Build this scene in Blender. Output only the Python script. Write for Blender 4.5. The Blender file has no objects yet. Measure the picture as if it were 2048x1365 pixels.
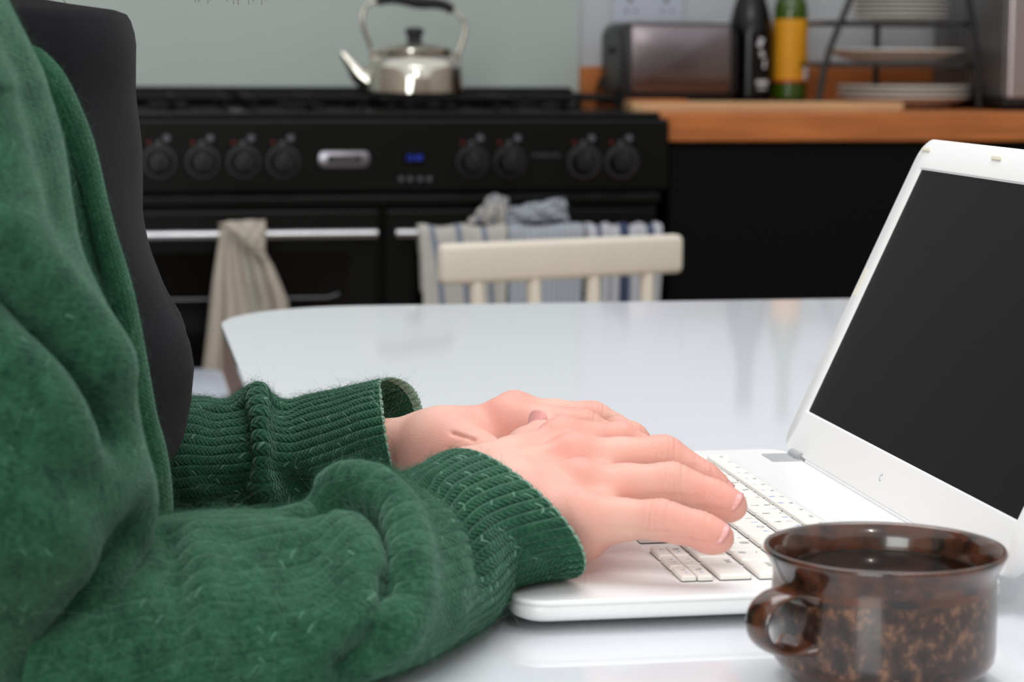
import bpy, bmesh, math, random
import numpy as np
from mathutils import Vector, Matrix
PI = math.pi
rng = np.random.default_rng(7)
random.seed(7)
sc = bpy.context.scene
COL = sc.collection

# ------------------------------------------------------------------ camera
F, PITCH, ROLL, YAW = 4500.0, .12866, .00542, .1758
CAMZ = 1.0044
fw = np.array([math.sin(YAW)*math.cos(PITCH), math.cos(YAW)*math.cos(PITCH), -math.sin(PITCH)])
rt0 = np.array([math.cos(YAW), -math.sin(YAW), 0.]); up0 = np.cross(rt0, fw)
rt = rt0*math.cos(ROLL)+up0*math.sin(ROLL); up = -rt0*math.sin(ROLL)+up0*math.cos(ROLL)
cam = bpy.data.cameras.new('camera'); cob = bpy.data.objects.new('camera', cam); COL.objects.link(cob)
M = Matrix(((rt[0], up[0], -fw[0], 0), (rt[1], up[1], -fw[1], 0), (rt[2], up[2], -fw[2], CAMZ), (0, 0, 0, 1)))
cob.matrix_world = M
cam.sensor_fit = 'HORIZONTAL'; cam.sensor_width = 36; cam.lens = F/2048*36
cam.clip_start = .05; cam.clip_end = 60
cam.dof.use_dof = True; cam.dof.focus_distance = 1.07; cam.dof.aperture_fstop = 15.0
sc.camera = cob
def ray(u, v): return fw+(u-1024)/F*rt-(v-682.5)/F*up
def P(u, v, Y):                                  # the point of the world at depth Y seen at a place of the photograph
    d = ray(u, v); p = d*(Y/d[1]); p[2] += CAMZ; return p
def PZ(u, v, z):
    d = ray(u, v); p = d*((z-CAMZ)/d[2]); p[2] += CAMZ; return p

# ------------------------------------------------------------------ light
w = bpy.data.worlds.new('world'); sc.world = w; w.use_nodes = True
w.node_tree.nodes['Background'].inputs[0].default_value = (.96, .98, 1, 1)
w.node_tree.nodes['Background'].inputs[1].default_value = .92
def area(name, loc, target, sx, sy, power, col=(1, 1, 1)):
    l = bpy.data.lights.new(name, 'AREA'); l.shape = 'RECTANGLE'; l.size = sx; l.size_y = sy; l.energy = power; l.color = col
    o = bpy.data.objects.new(name, l); COL.objects.link(o); o.location = loc
    o.rotation_euler = (Vector(target)-Vector(loc)).to_track_quat('-Z', 'Y').to_euler(); return o
area('skylight', (.35, 1.35, 2.6), (.25, 1.1, .8), 1.5, 1.2, 22, (1, .99, .985))
area('garden_window', (-1.3, -1.6, 1.5), (.3, 2, .9), 1.2, 1.6, 42, (.95, 1, .98))
area('ceiling_lamp', (.25, -.6, 2.3), (.5, 4, .9), .07, .07, 4, (1, .95, .9))
sc.view_settings.view_transform = 'Standard'; sc.view_settings.look = 'None'
sc.view_settings.exposure = 0.06; sc.view_settings.gamma = 1; sc.view_settings.use_curve_mapping = False

# ------------------------------------------------------------------ materials
def lin(c):
    return tuple((x/255/12.92 if x/255 <= .04045 else ((x/255+.055)/1.055)**2.4) for x in c)+(1,)
class NT:
    def __init__(s, name):
        s.m = bpy.data.materials.new(name); s.m.use_nodes = True; s.t = s.m.node_tree; s.N = s.t.nodes; s.L = s.t.links
        s.b = s.N['Principled BSDF']
    def n(s, typ, **k):
        x = s.N.new(typ)
        for a, v in k.items():
            if hasattr(x, a): setattr(x, a, v)
        return x
    def link(s, a, b): s.L.new(a, b)
    def val(s, x, i):
        if isinstance(i, bpy.types.NodeSocket): s.link(i, x)
        else: x.default_value = i
    def math(s, op, a, b=0., c=None):
        x = s.n('ShaderNodeMath'); x.operation = op; s.val(x.inputs[0], a); s.val(x.inputs[1], b)
        if c is not None: s.val(x.inputs[2], c)
        return x.outputs[0]
    def mix(s, f, a, b):
        x = s.n('ShaderNodeMix'); x.data_type = 'RGBA'; s.val(x.inputs[0], f); s.val(x.inputs[6], a); s.val(x.inputs[7], b); return x.outputs[2]
    def noise(s, scale, detail=3, vec=None, sc3=None, rough=.5, coord='Object'):
        if vec is None:
            tc = s.n('ShaderNodeTexCoord'); vec = tc.outputs[coord]
        if sc3:
            mp = s.n('ShaderNodeMapping'); s.link(vec, mp.inputs[0]); mp.inputs[3].default_value = sc3; vec = mp.outputs[0]
        x = s.n('ShaderNodeTexNoise'); s.link(vec, x.inputs[0]); x.inputs['Scale'].default_value = scale; x.inputs['Detail'].default_value = detail
        x.inputs['Roughness'].default_value = rough; return x.outputs[0]
    def ramp(s, f, *stops):
        x = s.n('ShaderNodeValToRGB'); s.link(f, x.inputs[0]); e = x.color_ramp.elements
        while len(e) < len(stops): e.new(.5)
        for i, (p, c) in enumerate(stops): e[i].position = p; e[i].color = c
        return x.outputs[0]
    def bump(s, h, strength=.3, dist=.001):
        x = s.n('ShaderNodeBump'); s.link(h, x.inputs['Height']); x.inputs['Strength'].default_value = strength; x.inputs['Distance'].default_value = dist
        s.link(x.outputs[0], s.b.inputs['Normal']); return x
    def base(s, c): s.val(s.b.inputs['Base Color'], c)
    def set(s, **k):
        for a, v in k.items(): s.b.inputs[a.replace('_', ' ')].default_value = v
def mat(name, c, rough=.5, metal=0., noise=0., nscale=30., bump=0., bscale=200., coat=0., spec=.5, sc3=None, trans=0., ior=1.45, sheen=0.):
    t = NT(name); c = lin(c)
    t.set(Roughness=rough, Metallic=metal)
    t.b.inputs['Coat Weight'].default_value = coat; t.b.inputs['Specular IOR Level'].default_value = spec
    t.b.inputs['Transmission Weight'].default_value = trans; t.b.inputs['IOR'].default_value = ior
    t.b.inputs['Sheen Weight'].default_value = sheen
    if noise:
        f = t.noise(nscale, 4, sc3=sc3)
        a = tuple(min(1, x*(1+noise)) for x in c[:3])+(1,); b = tuple(x*(1-noise) for x in c[:3])+(1,)
        t.base(t.ramp(f, (.3, b), (.7, a)))
    else: t.base(c)
    if bump: t.bump(t.noise(bscale, 3, sc3=sc3), bump)
    return t.m
M_ = {}
M_['wall'] = mat('wall_paint', (196, 199, 203), .7, noise=.02, nscale=3, bump=.1, bscale=300)
M_['roomwall'] = mat('warm_white_paint', (196, 186, 176), .8, noise=.02, nscale=3)
M_['splash'] = mat('pale_green_glass_panel', (186, 196, 191), .22, noise=.02, nscale=2)
M_['floor'] = mat('floor_tile', (120, 112, 104), .5, noise=.1, nscale=6)
M_['black'] = mat('black_enamel', (15, 15, 14), .3, noise=.05, spec=.22)
M_['blackmatt'] = mat('black_cast_iron', (9, 9, 9), .55, bump=.2, spec=.2)
M_['cab'] = mat('black_cabinet_paint', (9, 9, 9), .5, noise=.05, spec=.15)
M_['glassblk'] = mat('black_oven_glass', (7, 6, 5), .15, spec=.25)
M_['chrome'] = mat('brushed_steel', (205, 205, 208), .22, 1., noise=.03, nscale=60)
M_['kettle'] = mat('kettle_steel', (205, 200, 190), .10, 1., noise=.02)
M_['darkchrome'] = mat('dull_steel', (95, 95, 98), .35, 1.)
M_['plasticblk'] = mat('black_plastic', (16, 16, 18), .4, noise=.05)
M_['wood'] = mat('oak_worktop', (190, 112, 58), .45, noise=.22, nscale=7, sc3=(1, 9, 9), bump=.05, bscale=60)
M_['woodlight'] = mat('beech_board', (205, 165, 122), .55, noise=.12, nscale=9, sc3=(1, 8, 8))
M_['woodedge'] = mat('brown_table_edge', (112, 62, 26), .4, noise=.25, nscale=12, sc3=(8, 1, 8))
M_['table'] = mat('white_glossy_laminate', (220, 223, 228), .06, noise=.006, nscale=3, spec=.6)
M_['cream'] = mat('cream_chair_paint', (228, 218, 203), .4, noise=.02, nscale=14, bump=.05)
M_['white'] = mat('white_laptop_plastic', (236, 236, 236), .28, noise=.006, nscale=20, bump=.02, bscale=900)
M_['key'] = mat('white_key_plastic', (236, 234, 228), .4)
M_['keybed'] = mat('white_key_bed', (226, 226, 226), .45)
M_['grey'] = mat('grey_hinge_plastic', (170, 172, 174), .35)
M_['screen'] = mat('dark_matte_screen', (16, 15, 14), .4, noise=.04, nscale=900, spec=.10)
M_['ink'] = mat('grey_key_ink', (120, 118, 115), .6)
M_['blue'] = mat('blue_key_ink', (120, 165, 235), .6)
M_['pad'] = mat('translucent_rubber_pad', (222, 216, 196), .5)
M_['china'] = mat('white_china', (206, 203, 196), .25, noise=.02)
M_['rack'] = mat('dark_wire', (40, 40, 42), .4)
M_['paper'] = mat('pale_blue_plastic', (190, 195, 208), .4)
M_['micro'] = mat('grey_metal_case', (118, 116, 114), .4, .6, noise=.04)
M_['microfront'] = mat('pale_steel_front', (182, 170, 172), .3, .8)
M_['oil'] = mat('green_bottle_glass', (70, 100, 14), .08, noise=.1, trans=.35, coat=.5)
M_['dkbottle'] = mat('black_bottle_glass', (12, 8, 10), .15, spec=.4)
M_['label'] = mat('yellow_paper_label', (226, 158, 30), .5, noise=.08, nscale=20)
M_['labelred'] = mat('red_print', (186, 60, 30), .5)
M_['labelw'] = mat('white_print', (205, 205, 210), .5)
M_['silver'] = mat('silver_badge', (150, 146, 155), .3, .9)
M_['badgeink_keyshade'] = mat('dark_badge_recess_key_shade', (58, 56, 60), .4, .5)
M_['redlamp'] = mat('red_print_dot', (110, 14, 10), .5)
M_['print'] = mat('grey_panel_print', (92, 92, 100), .5)
M_['toasterside'] = mat('polished_toaster_steel', (128, 120, 124), .24, 1., noise=.05, nscale=8, bump=.25, bscale=9)
M_['shirt'] = mat('black_jersey', (21, 21, 26), .95, noise=.15, nscale=60, bump=.25, bscale=1500, sheen=.04, spec=.15)
M_['trousers'] = mat('dark_denim', (24, 26, 34), .9, noise=.15, nscale=300)
M_['hair'] = mat('brown_hair', (96, 66, 46), .5)
M_['eye'] = mat('eye_white', (225, 222, 216), .2)
M_['nail'] = mat('fingernail', (226, 160, 156), .28, coat=.2, noise=.02, nscale=200)
t = NT('clock_display'); t.base((.002, .002, .01, 1)); t.b.inputs['Emission Color'].default_value = (.03, .09, .9, 1); t.b.inputs['Emission Strength'].default_value = .55; M_['clock'] = t.m

# skin: reddish where the colour attribute says so
t = NT('skin')
at = t.n('ShaderNodeAttribute'); at.attribute_name = 'tint'
n1 = t.noise(45, 4); n2 = t.noise(700, 3)
c1 = t.mix(t.ramp(n1, (.35, (0, 0, 0, 1)), (.65, (1, 1, 1, 1))), lin((224, 180, 164)), lin((226, 168, 153)))
c2 = t.mix(at.outputs['Fac'], c1, lin((222, 126, 114)))
t.base(c2)
t.set(Roughness=.5)
t.b.inputs['Subsurface Weight'].default_value = .22; t.b.inputs['Subsurface Radius'].default_value = (1, .35, .2); t.b.inputs['Subsurface Scale'].default_value = .004
t.b.inputs['Specular IOR Level'].default_value = .35
vo = t.n('ShaderNodeTexVoronoi'); tc = t.n('ShaderNodeTexCoord'); t.link(tc.outputs['Object'], vo.inputs[0]); vo.inputs['Scale'].default_value = 1100
t.bump(t.math('ADD', t.math('MULTIPLY', vo.outputs[0], .6), n2), .22, .0006)
M_['skin'] = t.m

# knitted wool: the UV map counts ribs (x) and rows (y)
def knit(name, dark, mid, fleck, slant=.9, bstr=.7, fuzz=.5, edge=False, rowk=1., flk=.97, flm=.5, bigs=45):
    t = NT(name); uv = t.n('ShaderNodeUVMap'); uv.uv_map = 'UVMap'
    sx = t.n('ShaderNodeSeparateXYZ'); t.link(uv.outputs[0], sx.inputs[0])
    wob = t.noise(60, 2); x = t.math('ADD', sx.outputs[0], t.math('MULTIPLY', t.math('SUBTRACT', wob, .5), .5))
    fx = t.math('MULTIPLY', t.math('ABSOLUTE', t.math('SUBTRACT', t.math('FRACT', x), .5)), 2.)
    y = t.math('ADD', t.math('MULTIPLY', sx.outputs[1], rowk), t.math('MULTIPLY', t.math('SUBTRACT', t.noise(140, 2), .5), .9))
    ph = t.math('ADD', y, t.math('MULTIPLY', fx, slant))
    st = t.math('MULTIPLY_ADD', t.math('SINE', t.math('MULTIPLY', ph, 2*PI)), .5, .5)
    rib = t.math('SUBTRACT', 1., t.math('POWER', fx, 4.))
    h = t.math('ADD', t.math('MULTIPLY', rib, .6), t.math('MULTIPLY', st, .5))
    cell = t.n('ShaderNodeCombineXYZ'); t.link(t.math('FLOOR', t.math('MULTIPLY', x, 2)), cell.inputs[0]); t.link(t.math('FLOOR', ph), cell.inputs[1])
    wn = t.n('ShaderNodeTexWhiteNoise'); wn.noise_dimensions = '2D'; t.link(cell.outputs[0], wn.inputs[0])
    fl = t.math('MULTIPLY', t.math('GREATER_THAN', wn.outputs[0], flk), t.math('MULTIPLY', t.math('GREATER_THAN', st, .6), flm))
    big = t.noise(bigs, 5, rough=.65); fine = t.noise(420, 3, sc3=(1, 1, 1.6))
    f = t.math('ADD', t.math('MULTIPLY', big, .55), t.math('MULTIPLY', fine, .45))
    c = t.mix(t.ramp(f, (.36, (0, 0, 0, 1)), (.66, (1, 1, 1, 1))), lin(dark), lin(mid))
    c = t.mix(fl, c, lin(fleck))
    if edge:
        e = t.math('LESS_THAN', t.math('ABSOLUTE', sx.outputs[1]), 1.1)
        c = t.mix(t.math('MULTIPLY', e, .7), c, lin((150, 178, 160)))
    t.base(c); t.set(Roughness=.95); t.b.inputs['Sheen Weight'].default_value = .35; t.b.inputs['Sheen Roughness'].default_value = .5
    t.b.inputs['Sheen Tint'].default_value = (.5, .8, .65, 1); t.b.inputs['Specular IOR Level'].default_value = .15
    hh = t.math('ADD', h, t.math('MULTIPLY', t.noise(900, 3), fuzz))
    t.bump(hh, bstr, .0012); return t.m
M_['knit'] = knit('green_wool_knit', (12, 49, 34), (50, 94, 71), (110, 150, 130), bstr=.34, fuzz=1.5, flk=.988, flm=.35, bigs=85)
M_['knitcuff'] = knit('green_wool_ribbing', (12, 53, 37), (36, 86, 62), (125, 165, 145), bstr=.8, fuzz=.45, edge=True, flk=.955, flm=.5)
M_['band'] = knit('green_wool_front_band', (14, 60, 40), (46, 96, 70), (90, 130, 110), bstr=.35, fuzz=1.2)
t = NT('green_wool_fuzz'); t.base(lin((50, 104, 78))); t.set(Roughness=.8); M_['fuzz'] = t.m
t = NT('pale_wool_fuzz'); t.base(lin((128, 160, 142))); t.set(Roughness=.8); M_['fuzz2'] = t.m

# striped towels: stripes run along the cloth (UV x in metres across)
def towel(name, base, stripes, check=None):
    t = NT(name); uv = t.n('ShaderNodeUVMap'); uv.uv_map = 'UVMap'; sx = t.n('ShaderNodeSeparateXYZ'); t.link(uv.outputs[0], sx.inputs[0])
    c = t.mix(t.noise(60, 4), lin(tuple(x*.96 for x in base)), lin(base))
    for x0, wd, col in stripes:
        m = t.math('LESS_THAN', t.math('ABSOLUTE', t.math('SUBTRACT', sx.outputs[0], x0)), wd/2)
        c = t.mix(m, c, lin(col))
    if check:
        a = t.math('GREATER_THAN', t.math('SINE', t.math('MULTIPLY', sx.outputs[0], 2*PI/.010)), .1)
        b = t.math('GREATER_THAN', t.math('SINE', t.math('MULTIPLY', sx.outputs[1], 2*PI/.010)), .1)
        c = t.mix(t.math('MULTIPLY', t.math('ADD', a, b), .33), c, lin(check))
    t.base(c); t.set(Roughness=.95); t.bump(t.noise(500, 3), .3); return t.m
BL = (120, 130, 150); NV = (62, 72, 104)
M_['towelA'] = towel('beige_towel_thin_stripes', (196, 192, 186), [(.02, .009, BL), (.065, .009, BL), (.11, .009, BL), (.155, .009, BL)])
M_['towelB'] = towel('blue_waffle_towel', (196, 200, 206), [], (92, 106, 134))
M_['towelC'] = towel('white_towel_navy_stripes', (196, 197, 204), [(.022, .009, NV), (.066, .018, NV), (.112, .012, NV), (.15, .006, NV)])
M_['towelD'] = towel('plain_linen_towel', (186, 176, 164), [(.045, .004, (160, 160, 150)), (.06, .003, (160, 160, 150))])

# mug glaze
t = NT('brown_speckled_glaze')
a = t.ramp(t.noise(170, 5, rough=.7, sc3=(1, 1, .8)), (.38, lin((34, 24, 22))), (.52, lin((62, 42, 34))), (.64, lin((120, 84, 62))))
tc = t.n('ShaderNodeTexCoord'); sp = t.n('ShaderNodeSeparateXYZ'); t.link(tc.outputs['Object'], sp.inputs[0])
band = t.math('MULTIPLY', t.math('GREATER_THAN', sp.outputs[2], .0095), t.math('LESS_THAN', sp.outputs[2], .0365))
edge = t.ramp(t.noise(60, 4), (.35, lin((34, 26, 26))), (.6, lin((92, 50, 28))), (.75, lin((60, 56, 60))))
t.base(t.mix(band, edge, a)); t.set(Roughness=.22); t.b.inputs['Coat Weight'].default_value = .4; t.bump(t.noise(120, 4), .12)
M_['glaze'] = t.m
t = NT('brown_rim_glaze'); t.base(t.ramp(t.noise(110, 5), (.35, lin((30, 20, 17))), (.6, lin((84, 46, 28))), (.8, lin((62, 54, 54))))); t.set(Roughness=.2); t.b.inputs['Coat Weight'].default_value = .5
M_['rim'] = t.m
t = NT('black_coffee'); t.base((.004, .002, .001, 1)); t.set(Roughness=.05)
t.bump(t.noise(30, 3), .04, .002); M_['coffee'] = t.m

# ------------------------------------------------------------------ mesh helpers
def link(name, me, m, parent=None, smooth=False, label=None, kind=None):
    o = bpy.data.objects.new(name, me); COL.objects.link(o)
    if m is not None and not me.materials:
        for q in (m if isinstance(m, (list, tuple)) else [m]): me.materials.append(M_[q] if isinstance(q, str) else q)
    if smooth: me.polygons.foreach_set('use_smooth', [True]*len(me.polygons))
    if parent is not None: o.parent = parent; o.matrix_parent_inverse = Matrix.Translation(parent.location).inverted() if parent.location.length else Matrix()
    if label: o['label'] = label
    if kind: o['kind'] = kind
    return o
def tag(o, label, cat, group=None, kind=None):
    o['label'] = label; o['category'] = cat
    if group: o['group'] = group
    if kind: o['kind'] = kind
    return o
def thing(name, loc, label, cat, group=None):
    o = bpy.data.objects.new(name, None); COL.objects.link(o); o.location = Vector(loc); o.empty_display_size = .02
    return tag(o, label, cat, group)
class B:
    """collects geometry for one mesh object"""
    def __init__(s): s.bm = bmesh.new()
    def box(s, x0, x1, y0, y1, z0, z1, bev=0., seg=2, rot=None):
        r = bmesh.ops.create_cube(s.bm, size=1); vs = r['verts']
        for v in vs: v.co = Vector(((x0+x1)/2+v.co.x*(x1-x0), (y0+y1)/2+v.co.y*(y1-y0), (z0+z1)/2+v.co.z*(z1-z0)))
        if rot: bmesh.ops.transform(s.bm, matrix=rot, verts=vs)
        if bev: bmesh.ops.bevel(s.bm, geom=list({e for v in vs for e in v.link_edges}), offset=bev, segments=seg, affect='EDGES', profile=.5)
        return s
    def cyl(s, p0, p1, r0, r1=None, n=24, caps=True):
        r1 = r0 if r1 is None else r1; p0 = Vector(p0); p1 = Vector(p1); d = p1-p0
        q = d.to_track_quat('Z', 'Y').to_matrix().to_4x4()
        bmesh.ops.create_cone(s.bm, cap_ends=caps, segments=n, radius1=r0, radius2=r1, depth=d.length, matrix=Matrix.Translation((p0+p1)/2) @ q); return s
    def lathe(s, prof, c=(0, 0, 0), n=48, axis='Z'):
        rings = []
        for r, h in prof:
            ring = []
            for i in range(n):
                a = 2*PI*i/n; x, y, z = r*math.cos(a), r*math.sin(a), h
                if axis == 'Y': x, y, z = x, h, y
                ring.append(s.bm.verts.new((c[0]+x, c[1]+y, c[2]+z)))
            rings.append(ring)
        for a, b in zip(rings, rings[1:]):
            for i in range(n): s.bm.faces.new((a[i], a[(i+1) % n], b[(i+1) % n], b[i]))
        for ring, flip in ((rings[0], 1), (rings[-1], 0)):
            if max((Vector(ring[0].co)-Vector(v.co)).length for v in ring) > 1e-5: s.bm.faces.new(ring[::-1] if flip else ring)
        return s
    def tube(s, pts, r, n=10, closed=False):
        pts = [Vector(p) for p in pts]; m = len(pts); rs = r if isinstance(r, (list, tuple)) else [r]*m; rings = []; up_ = Vector((0, 0, 1)); nv = None
        for i, p in enumerate(pts):
            if closed: d = pts[(i+1) % m]-pts[i-1]
            else: d = pts[min(i+1, m-1)]-pts[max(i-1, 0)]
            d.normalize()
            if nv is None: nv = d.cross(up_ if abs(d.z) < .9 else Vector((1, 0, 0))).normalized()
            nv = (nv-d*nv.dot(d)).normalized(); bv = d.cross(nv)
            rings.append([s.bm.verts.new(p+(nv*math.cos(2*PI*k/n)+bv*math.sin(2*PI*k/n))*rs[i]) for k in range(n)])
        prs = list(zip(rings, rings[1:]))+([(rings[-1], rings[0])] if closed else [])
        for a, b in prs:
            for i in range(n): s.bm.faces.new((a[i], a[(i+1) % n], b[(i+1) % n], b[i]))
        if not closed: s.bm.faces.new(rings[0][::-1]); s.bm.faces.new(rings[-1])
        return s
    def prism(s, poly, z0, z1, bev=0., seg=2, fn=None):
        a = [s.bm.verts.new((x, y, z0)) for x, y in poly]; b = [s.bm.verts.new((x, y, z1)) for x, y in poly]; n = len(poly)
        fs = [s.bm.faces.new(a[::-1]), s.bm.faces.new(b)]+[s.bm.faces.new((a[i], a[(i+1) % n], b[(i+1) % n], b[i])) for i in range(n)]
        if bev: bmesh.ops.bevel(s.bm, geom=list({e for f in fs[:2] for e in f.edges}), offset=bev, segments=seg, affect='EDGES', profile=.5)
        if fn:
            for v in s.bm.verts: v.co = Vector(fn(v.co))
        return s
    def done(s, name, m, parent=None, smooth=False, label=None, kind=None, mat4=None):
        bmesh.ops.recalc_face_normals(s.bm, faces=s.bm.faces)
        if mat4 is not None: s.bm.transform(mat4)
        me = bpy.data.meshes.new(name); s.bm.to_mesh(me); s.bm.free()
        o = link(name, me, m, parent, False, label, kind)
        if smooth:
            me.polygons.foreach_set('use_smooth', [True]*len(me.polygons))
            if smooth != 'all': me.set_sharp_from_angle(angle=math.radians(40))
        return o
def rrect(x0, x1, y0, y1, r, n=6):
    out = []
    for cx, cy, a0 in ((x1-r, y1-r, 0), (x0+r, y1-r, 90), (x0+r, y0+r, 180), (x1-r, y0+r, 270)):
        for i in range(n+1):
            a = math.radians(a0+90*i/n); out.append((cx+r*math.cos(a), cy+r*math.sin(a)))
    return out
def grid_mesh(name, G, m, parent=None, closed=False, uv=None, label=None, kind=None, matidx=None, smooth=True):
    ni, nj = G.shape[:2]; idx = np.arange(ni*nj).reshape(ni, nj)
    a = idx[:-1, :]; b = idx[1:, :]
    if closed: A, Bq, C, D = a, np.roll(a, -1, 1), np.roll(b, -1, 1), b; ncol = nj
    else: A, Bq, C, D = a[:, :-1], a[:, 1:], b[:, 1:], b[:, :-1]; ncol = nj-1
    q = np.stack([A, Bq, C, D], -1).reshape(-1, 4)
    me = bpy.data.meshes.new(name); me.vertices.add(ni*nj); me.vertices.foreach_set('co', G.reshape(-1).astype(np.float32))
    me.loops.add(q.size); me.loops.foreach_set('vertex_index', q.reshape(-1).astype(np.int32)); me.polygons.add(len(q)); me.polygons.foreach_set('loop_start', (np.arange(len(q))*4).astype(np.int32))
    if uv is not None:
        U, V = uv                                  # U(j index 0..nj), V(i index)
        jj, ii = np.meshgrid(np.arange(ncol), np.arange(ni-1))
        L = np.stack([np.stack([U[jj], V[ii]], -1), np.stack([U[jj+1], V[ii]], -1), np.stack([U[jj+1], V[ii+1]], -1), np.stack([U[jj], V[ii+1]], -1)], 2).reshape(-1)
        me.uv_layers.new(name='UVMap').data.foreach_set('uv', L.astype(np.float32))
    for k in (m if isinstance(m, (list, tuple)) else [m]): me.materials.append(M_[k])
    if matidx is not None: me.polygons.foreach_set('material_index', np.repeat(matidx[:-1], ncol).astype(np.int32))
    me.update(calc_edges=True)
    return link(name, me, None, parent, smooth, label, kind)
def text_mesh(body, size, ext=.0, font=None):
    c = bpy.data.curves.new('t', 'FONT'); c.body = body; c.size = size; c.extrude = ext; c.align_x = 'CENTER'; c.align_y = 'CENTER'; c.resolution_u = 3
    o = bpy.data.objects.new('t', c); COL.objects.link(o); dg = bpy.context.evaluated_depsgraph_get()
    me = bpy.data.meshes.new_from_object(o.evaluated_get(dg)); bpy.data.objects.remove(o); bpy.data.curves.remove(c); return me

# ------------------------------------------------------------------ setting
def struct(o): o['kind'] = 'structure'; return o
struct(B().box(-2.4, 3.4, 4.42, 4.55, 0, 2.5).done('wall_back', 'wall'))
struct(B().box(-2.4, 3.4, -2.6, 4.41, -.1, 0).done('floor', 'floor'))
struct(B().box(-2.52, -2.401, -2.5, 4.41, 0, 2.5).done('wall_left', 'roomwall'))
struct(B().box(3.401, 3.52, -2.5, 4.41, 0, 2.5).done('wall_right', 'roomwall'))
struct(B().box(-2.4, 3.4, -2.62, -2.5, 0, 2.5).done('wall_rear', 'roomwall'))
xs = P(1160, 100, 4.4)[0]
o = B().box(-.62, xs, 4.406, 4.418, .90, 1.75, .001).done('splashback_panel', 'splash'); tag(o, 'pale green glass splashback panel on wall behind the black range cooker', 'splashback')

# ------------------------------------------------------------------ worktop, cabinets
ZT = .897
xl = .938; yf = 3.83
o = B().box(xl, 2.5, yf, 4.40, ZT-.05, ZT, .003).done('worktop', 'wood'); tag(o, 'long oak wooden worktop running right of the black cooker', 'worktop')
o = B().box(P(1163, 150, 4.385)[0], 2.5, 4.385, 4.408, ZT+.001, P(1170, 133, 4.385)[2], .002).done('upstand', 'wood'); tag(o, 'low oak upstand against the wall behind toaster and plate rack', 'upstand')
for i, (a, b) in enumerate(((.96, 1.56), (1.565, 2.16))):
    cb = thing('base_cabinet', ((a+b)/2, 4.1, 0), ['black base cabinet under oak worktop beside the cooker', 'black base cabinet under worktop at the right, behind the laptop lid'][i], 'cabinet', 'base cabinets')
    B().box(a, b, yf+.04, 4.39, .10, ZT-.052).done('cabinet_body', 'cab', cb)
    B().box(a+.002, b-.002, yf+.018, yf+.038, .12, ZT-.056, .002).done('door', 'cab', cb)
    B().box(a, b, yf+.09, yf+.11, 0.001, .10).done('plinth', 'cab', cb)

# ------------------------------------------------------------------ range cooker
ck = thing('range_cooker', (.45, 4.1, 0), 'wide black range cooker with silver handles and row of black knobs', 'cooker')
X0, X1, YF = -.05, .935, 3.80
B().box(X0, X1, YF+.03, 4.40, .12, .885, .004).done('body', 'black', ck)
B().box(X0, X1, YF+.03, YF+.05, .001, .12).done('plinth', 'blackmatt', ck)
pb = P(600, 386, YF)[2]
B().box(X0, .95, YF, YF+.028, pb, .888, .006, 3).done('control_panel', 'black', ck)
B().box(X0, X1, YF-.006, YF+.03, pb-.022, pb-.004, .005, 3).done('panel_trim', 'black', ck)
B().box(X0, X1, YF+.005, 4.38, .888, .899, .004).done('hob_top', 'glassblk', ck)
zb = P(700, 174, 4.37)[2]
B().box(X0, P(1143, 180, 4.37)[0], 4.355, 4.40, .899, zb, .006, 3).done('rear_guard', 'blackmatt', ck)
for k, cx in enumerate((.10, .34, .58, .80)):
    ps = B()
    for yy in (3.96, 4.08, 4.20, 4.32): ps.box(cx-.105, cx+.105, yy-.005, yy+.005, .914, .923, .002)
    for xx in (-.105, 0, .095): ps.box(cx+xx, cx+xx+.01, 3.95, 4.33, .913, .922, .002)
    for xx in (-.10, .09):
        for yy in (3.955, 4.315): ps.box(cx+xx, cx+xx+.01, yy, yy+.01, .899, .916)
    ps.done('pan_support', 'blackmatt', ck)
    for yy in (4.03, 4.24): B().lathe([(.0, .899), (.038, .899), (.04, .903), (.03, .905), (.028, .908), (0, .909)], (cx, yy, 0), 24).done('burner', 'blackmatt', ck, True)
knobs = [(318, 0), (405, 0), (487, 0), (566, 0), (945, 0), (1020, 0), (1168, 1), (1243, 1)]
for u, big in knobs:
    p = P(u, 323, YF)
    kb = B().lathe([(0, -.0005), (.024, -.0005), (.0245, -.006), (.021, -.010), (.0195, -.026), (.017, -.030), (0, -.0305)], (p[0], YF, p[2]), 32, 'Y').box(p[0]-.004, p[0]+.004, YF-.036, YF-.026, p[2]-.017, p[2]+.017, .002).done('knob', 'plasticblk', ck, True)
    B().lathe([(.025, -.0004), (.029 if big else .027, -.0004), (.029 if big else .027, -.003), (.025, -.003)], (p[0], YF, p[2]), 32, 'Y').done('bezel', 'darkchrome', kb, True)
    for du, dv, r, mm in ((15, -47, .006, 'print'), (-2, -38, .0035, 'print'), (-20, -38, .003, 'redlamp')):
        q = P(u+du, 323+dv, YF); B().lathe([(0, -.0006), (r, -.0006), (r, -.0002)], (q[0], YF, q[2]), 12, 'Y').done('symbol_mark', mm, ck)
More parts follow.
